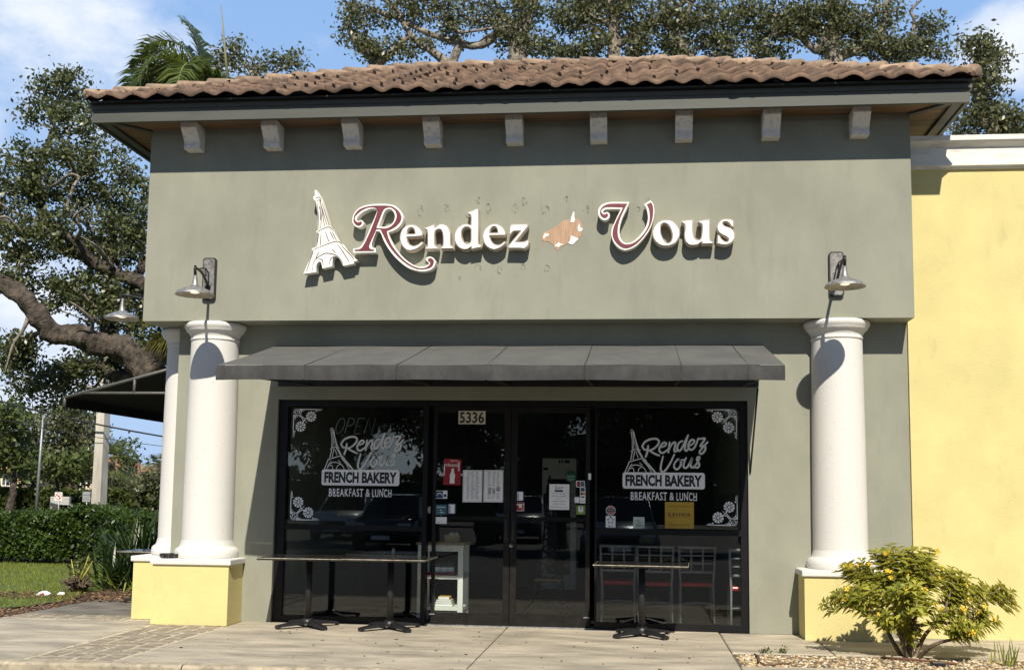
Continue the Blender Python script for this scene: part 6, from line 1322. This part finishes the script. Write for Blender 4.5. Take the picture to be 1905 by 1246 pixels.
# trees across the road
def far_tree(label, px, Y, clumps, seed, mt=FAR, size=.34, per=20, sigma=.5, bare=None):
    base = PX(px, 930, Y); base[2] = 0; k = (Y - C0[1])/FPX; top = min(c[1] - c[3] for c in clumps); tz = PX(px, top, Y)
    tk = [([base, [base[0] + .2, Y, tz[2]*.35], [base[0] - .1, Y, tz[2]*.75]], [.22, .17, .08])]
    make_tree('street_tree', label, 'tree', base, tk, [pxclump(*c, Y + (i % 3 - 1)*.6) for i, c in enumerate(clumps)], mt, m_bark, seed, per=per, sigma=sigma, size=size, group='trees across the road', step=1.0, r_twig=.018, wob=.25)
far_tree('bushy green tree across the road at the far left edge', 18, 46, [(5, 790, 34, 40, 40), (22, 840, 36, 40, 40), (-20, 830, 40, 60, 50), (20, 770, 26, 20, 14)], 91)
far_tree('mid green tree left of the slim lamp post, lower than its neighbours', 55, 50, [(52, 800, 26, 30, 26), (60, 850, 30, 34, 34), (48, 890, 28, 20, 18)], 92, OAK2)
far_tree('tall olive tree between the slim lamp post and the concrete pole', 135, 52, [(110, 790, 36, 36, 40), (150, 800, 34, 40, 44), (130, 840, 40, 30, 40), (95, 850, 26, 30, 26), (165, 850, 24, 34, 30), (130, 765, 36, 16, 14), (75, 785, 18, 14, 8)], 93, OAK2)
far_tree('bright green tree low behind the no left turn sign', 100, 44, [(95, 868, 26, 20, 26), (150, 868, 24, 22, 26), (120, 880, 30, 16, 18)], 94)
far_tree('thin topped tree against the sky right of the concrete pole', 237, 62, [(236, 835, 10, 12, 7), (240, 862, 16, 18, 16), (228, 850, 8, 8, 4)], 95, FAR, .34, 16, .4)
far_tree('low mixed green tree behind the roofs right of the concrete pole', 228, 56, [(215, 905, 26, 26, 32), (245, 900, 24, 22, 24), (220, 930, 34, 16, 22)], 96, OAK2)
far_tree('yellowish bush tree beside the corner column across the road', 285, 48, [(285, 905, 22, 24, 34), (300, 925, 20, 20, 24), (262, 928, 24, 18, 20), (303, 890, 12, 14, 10)], 97, OAK2)
fan_palm('small bright palm right of the concrete pole across the road', PX(208, 858, 50), 1.9, 98, lo=-.9, n=22, mt=FAR, name='fan_palm')
fan_palm('tiny far palm top by the orange roof at the column', PX(296, 866, 86), 1.5, 99, lo=-.6, n=16, mt=FAR, name='fan_palm')
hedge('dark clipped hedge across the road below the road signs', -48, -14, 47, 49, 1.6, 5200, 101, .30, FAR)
# ================================================================== the car park behind the photographer (seen in the panes)
def RX(px, py, dist):                 # a point of the car park that the panes mirror at this sight line
    p = PY(px, py, dist); return [float(p[0]), float(2*YG - p[1]), float(p[2])]
def rclump(px, py, rx, ry, n, d):
    c = RX(px, py, d); s = (d - C0[1])/FPX; return (c, (rx*s, (rx + ry)/2*s, ry*s), n)
def lot_oak(label, px, d, trunk, clumps, seed):
    b0 = RX(px, 920, d); b0[2] = -.15
    make_tree('oak_tree', label, 'tree', b0, [([b0] + [RX(p[0], p[1], d) for p in trunk], list(np.linspace(.34, .10, len(trunk) + 1)))], [rclump(*c, d) for c in clumps], OAK, m_bark, seed, per=30, sigma=.30, size=.20, step=.7, r_twig=.014, wob=.3, group='car park oaks')
lot_oak('spreading oak in the car park mirrored in the left window', 505, 26, [(500, 850), (520, 780), (600, 720), (700, 690)], [(560, 790, 70, 50, 120), (640, 775, 70, 46, 120), (720, 755, 70, 44, 100), (770, 800, 26, 26, 16), (480, 760, 80, 60, 120), (560, 700, 130, 60, 160), (720, 690, 120, 40, 120), (650, 825, 40, 16, 18), (622, 860, 38, 40, 70)], 111)
lot_oak('oak in the car park mirrored in the left door', 905, 24, [(900, 860), (880, 800), (860, 740)], [(850, 815, 50, 50, 90), (890, 850, 50, 30, 60), (925, 780, 40, 50, 50), (835, 765, 50, 30, 50), (900, 720, 90, 40, 100), (820, 850, 26, 20, 10)], 112)
lot_oak('dense oak in the car park mirrored in the right door and window', 1035, 22, [(1030, 850), (1050, 780), (1100, 700)], [(1000, 800, 50, 60, 130), (1060, 740, 60, 36, 90), (1085, 870, 60, 34, 90), (1000, 875, 50, 30, 60), (1140, 840, 70, 60, 170), (1220, 850, 70, 60, 170), (1180, 740, 120, 34, 160), (1310, 850, 70, 60, 170), (1390, 840, 60, 70, 130), (1270, 780, 60, 40, 90)], 113)
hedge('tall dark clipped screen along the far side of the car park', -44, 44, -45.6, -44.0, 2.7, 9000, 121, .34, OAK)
def car(label, x, y, rot, paint, first=None):
    # nose towards -y in its own space; body lofted from cross sections
    t = thing('parked_car', label, 'car', (0, 0, 0), 'cars in the car park')
    prof = [(-2.35, .42, .72, .78), (-2.30, .30, .82, .86), (-2.0, .22, .93, .90), (-1.2, .22, 1.02, .93), (0, .22, 1.06, .94), (1.5, .22, 1.06, .94), (2.2, .28, 1.02, .90), (2.38, .42, .92, .84)]
    vs = []; fs = []; n = 10
    for (yy_, zl, zh, hw) in prof:
        ring = [(-hw*.86, zl), (-hw, zl + .12), (-hw*1.0, (zl+zh)/2), (-hw*.97, zh - .10), (-hw*.86, zh), (hw*.86, zh), (hw*.97, zh - .10), (hw, (zl+zh)/2), (hw, zl + .12), (hw*.86, zl)]
        vs += [(a_, yy_, b_) for a_, b_ in ring]
    for i in range(len(prof) - 1): fs += [(i*n + k, i*n + (k+1) % n, (i+1)*n + (k+1) % n, (i+1)*n + k) for k in range(n)]
    fs += [tuple(range(n))[::-1], tuple(range((len(prof)-1)*n, len(prof)*n))]
    MB().add(vs, fs, True).build('body', paint, t)
    cab = [(-1.15, 1.03, .80), (-.35, 1.58, .66), (.9, 1.62, .66), (1.9, 1.50, .64), (2.25, 1.05, .78)]
    b = MB(); [b.add([(-cab[i][2], cab[i][0], cab[i][1]), (cab[i][2], cab[i][0], cab[i][1]), (cab[i+1][2], cab[i+1][0], cab[i+1][1]), (-cab[i+1][2], cab[i+1][0], cab[i+1][1])], [(0, 1, 2, 3)]) for i in (1, 2)]
    for s in (-1, 1):
        for i in (0, 1, 2, 3): a_, c_ = cab[i], cab[i+1]; b.tube([(s*a_[2], a_[0], a_[1]), (s*c_[2], c_[0], c_[1])], .035, 6)
    b.build('cabin_roof', paint, t)
    b = MB(); [b.add([(-cab[i][2], cab[i][0], cab[i][1]), (cab[i][2], cab[i][0], cab[i][1]), (cab[i+1][2], cab[i+1][0], cab[i+1][1]), (-cab[i+1][2], cab[i+1][0], cab[i+1][1])], [(0, 1, 2, 3)]) for i in (0, 3)]
    for s in (-1, 1): b.add([(s*c_[2], c_[0], c_[1]) for c_ in cab], [(0, 1, 2, 3, 4)])
    b.build('car_window', mat('car_glass', (.012, .015, .018), .05, .1, 2), t)
    for s in (-1, 1):
        MB().bbox(s*.66 - .18, s*.66 + .18, -2.36, -2.2, .66, .80, .03).build('headlight', mat('headlight_lens', (.6, .62, .64), .1, .1, 3), t); MB().bbox(s*.70 - .14, s*.70 + .14, 2.24, 2.40, .72, .90, .03).build('tail_light', mat('tail_lens', (.25, .01, .01), .2, .1, 3), t)
        for yy_ in (-1.45, 1.45):
            w_ = MB(); w_.add([], []); o = MB().tube([(s*.72, yy_, .33), (s*.95, yy_, .33)], .33, 24).build('wheel', mat('tyre_rubber', (.02, .02, .02), .8, .1, 9), t); MB().tube([(s*.951, yy_, .33), (s*.958, yy_, .33)], .21, 16).build('rim', m_galv, o)
    MB().bbox(-.45, .45, -2.375, -2.25, .46, .68, .03).build('grille', m_darkm, t); MB().box(-.26, .26, -2.39, -2.376, .34, .45).build('number_plate', m_decal2, t)
    t.location = (x, y, -.15); t.rotation_euler = (0, 0, rot); return t
paints = [mat('car_paint_blue', (.09, .13, .18), .22, .04, 2, coat=1, metal=.3), mat('car_paint_dark', (.02, .02, .024), .2, .04, 2, coat=1), mat('car_paint_white', (.6, .6, .58), .25, .04, 2, coat=1), mat('car_paint_grey', (.14, .14, .145), .22, .04, 2, coat=1, metal=.3)]
car('silver blue car parked facing the shop doors beside the photographer', .55, -15.9, math.pi, paints[0])
for x, y, k, lab in ((-6.2, -20.5, 1, 'black car in the near row of the car park'), (-9.4, -27, 2, 'white car at the left of the far row of the car park'), (-3.1, -27.4, 3, 'dark grey car in the far row of the car park, beside the white one'), (5.6, -27.2, 1, 'black car in the far row of the car park, right of the doors'), (9.0, -21, 2, 'white car at the right of the near row of the car park')): car(lab, x, y, math.pi, paints[k])
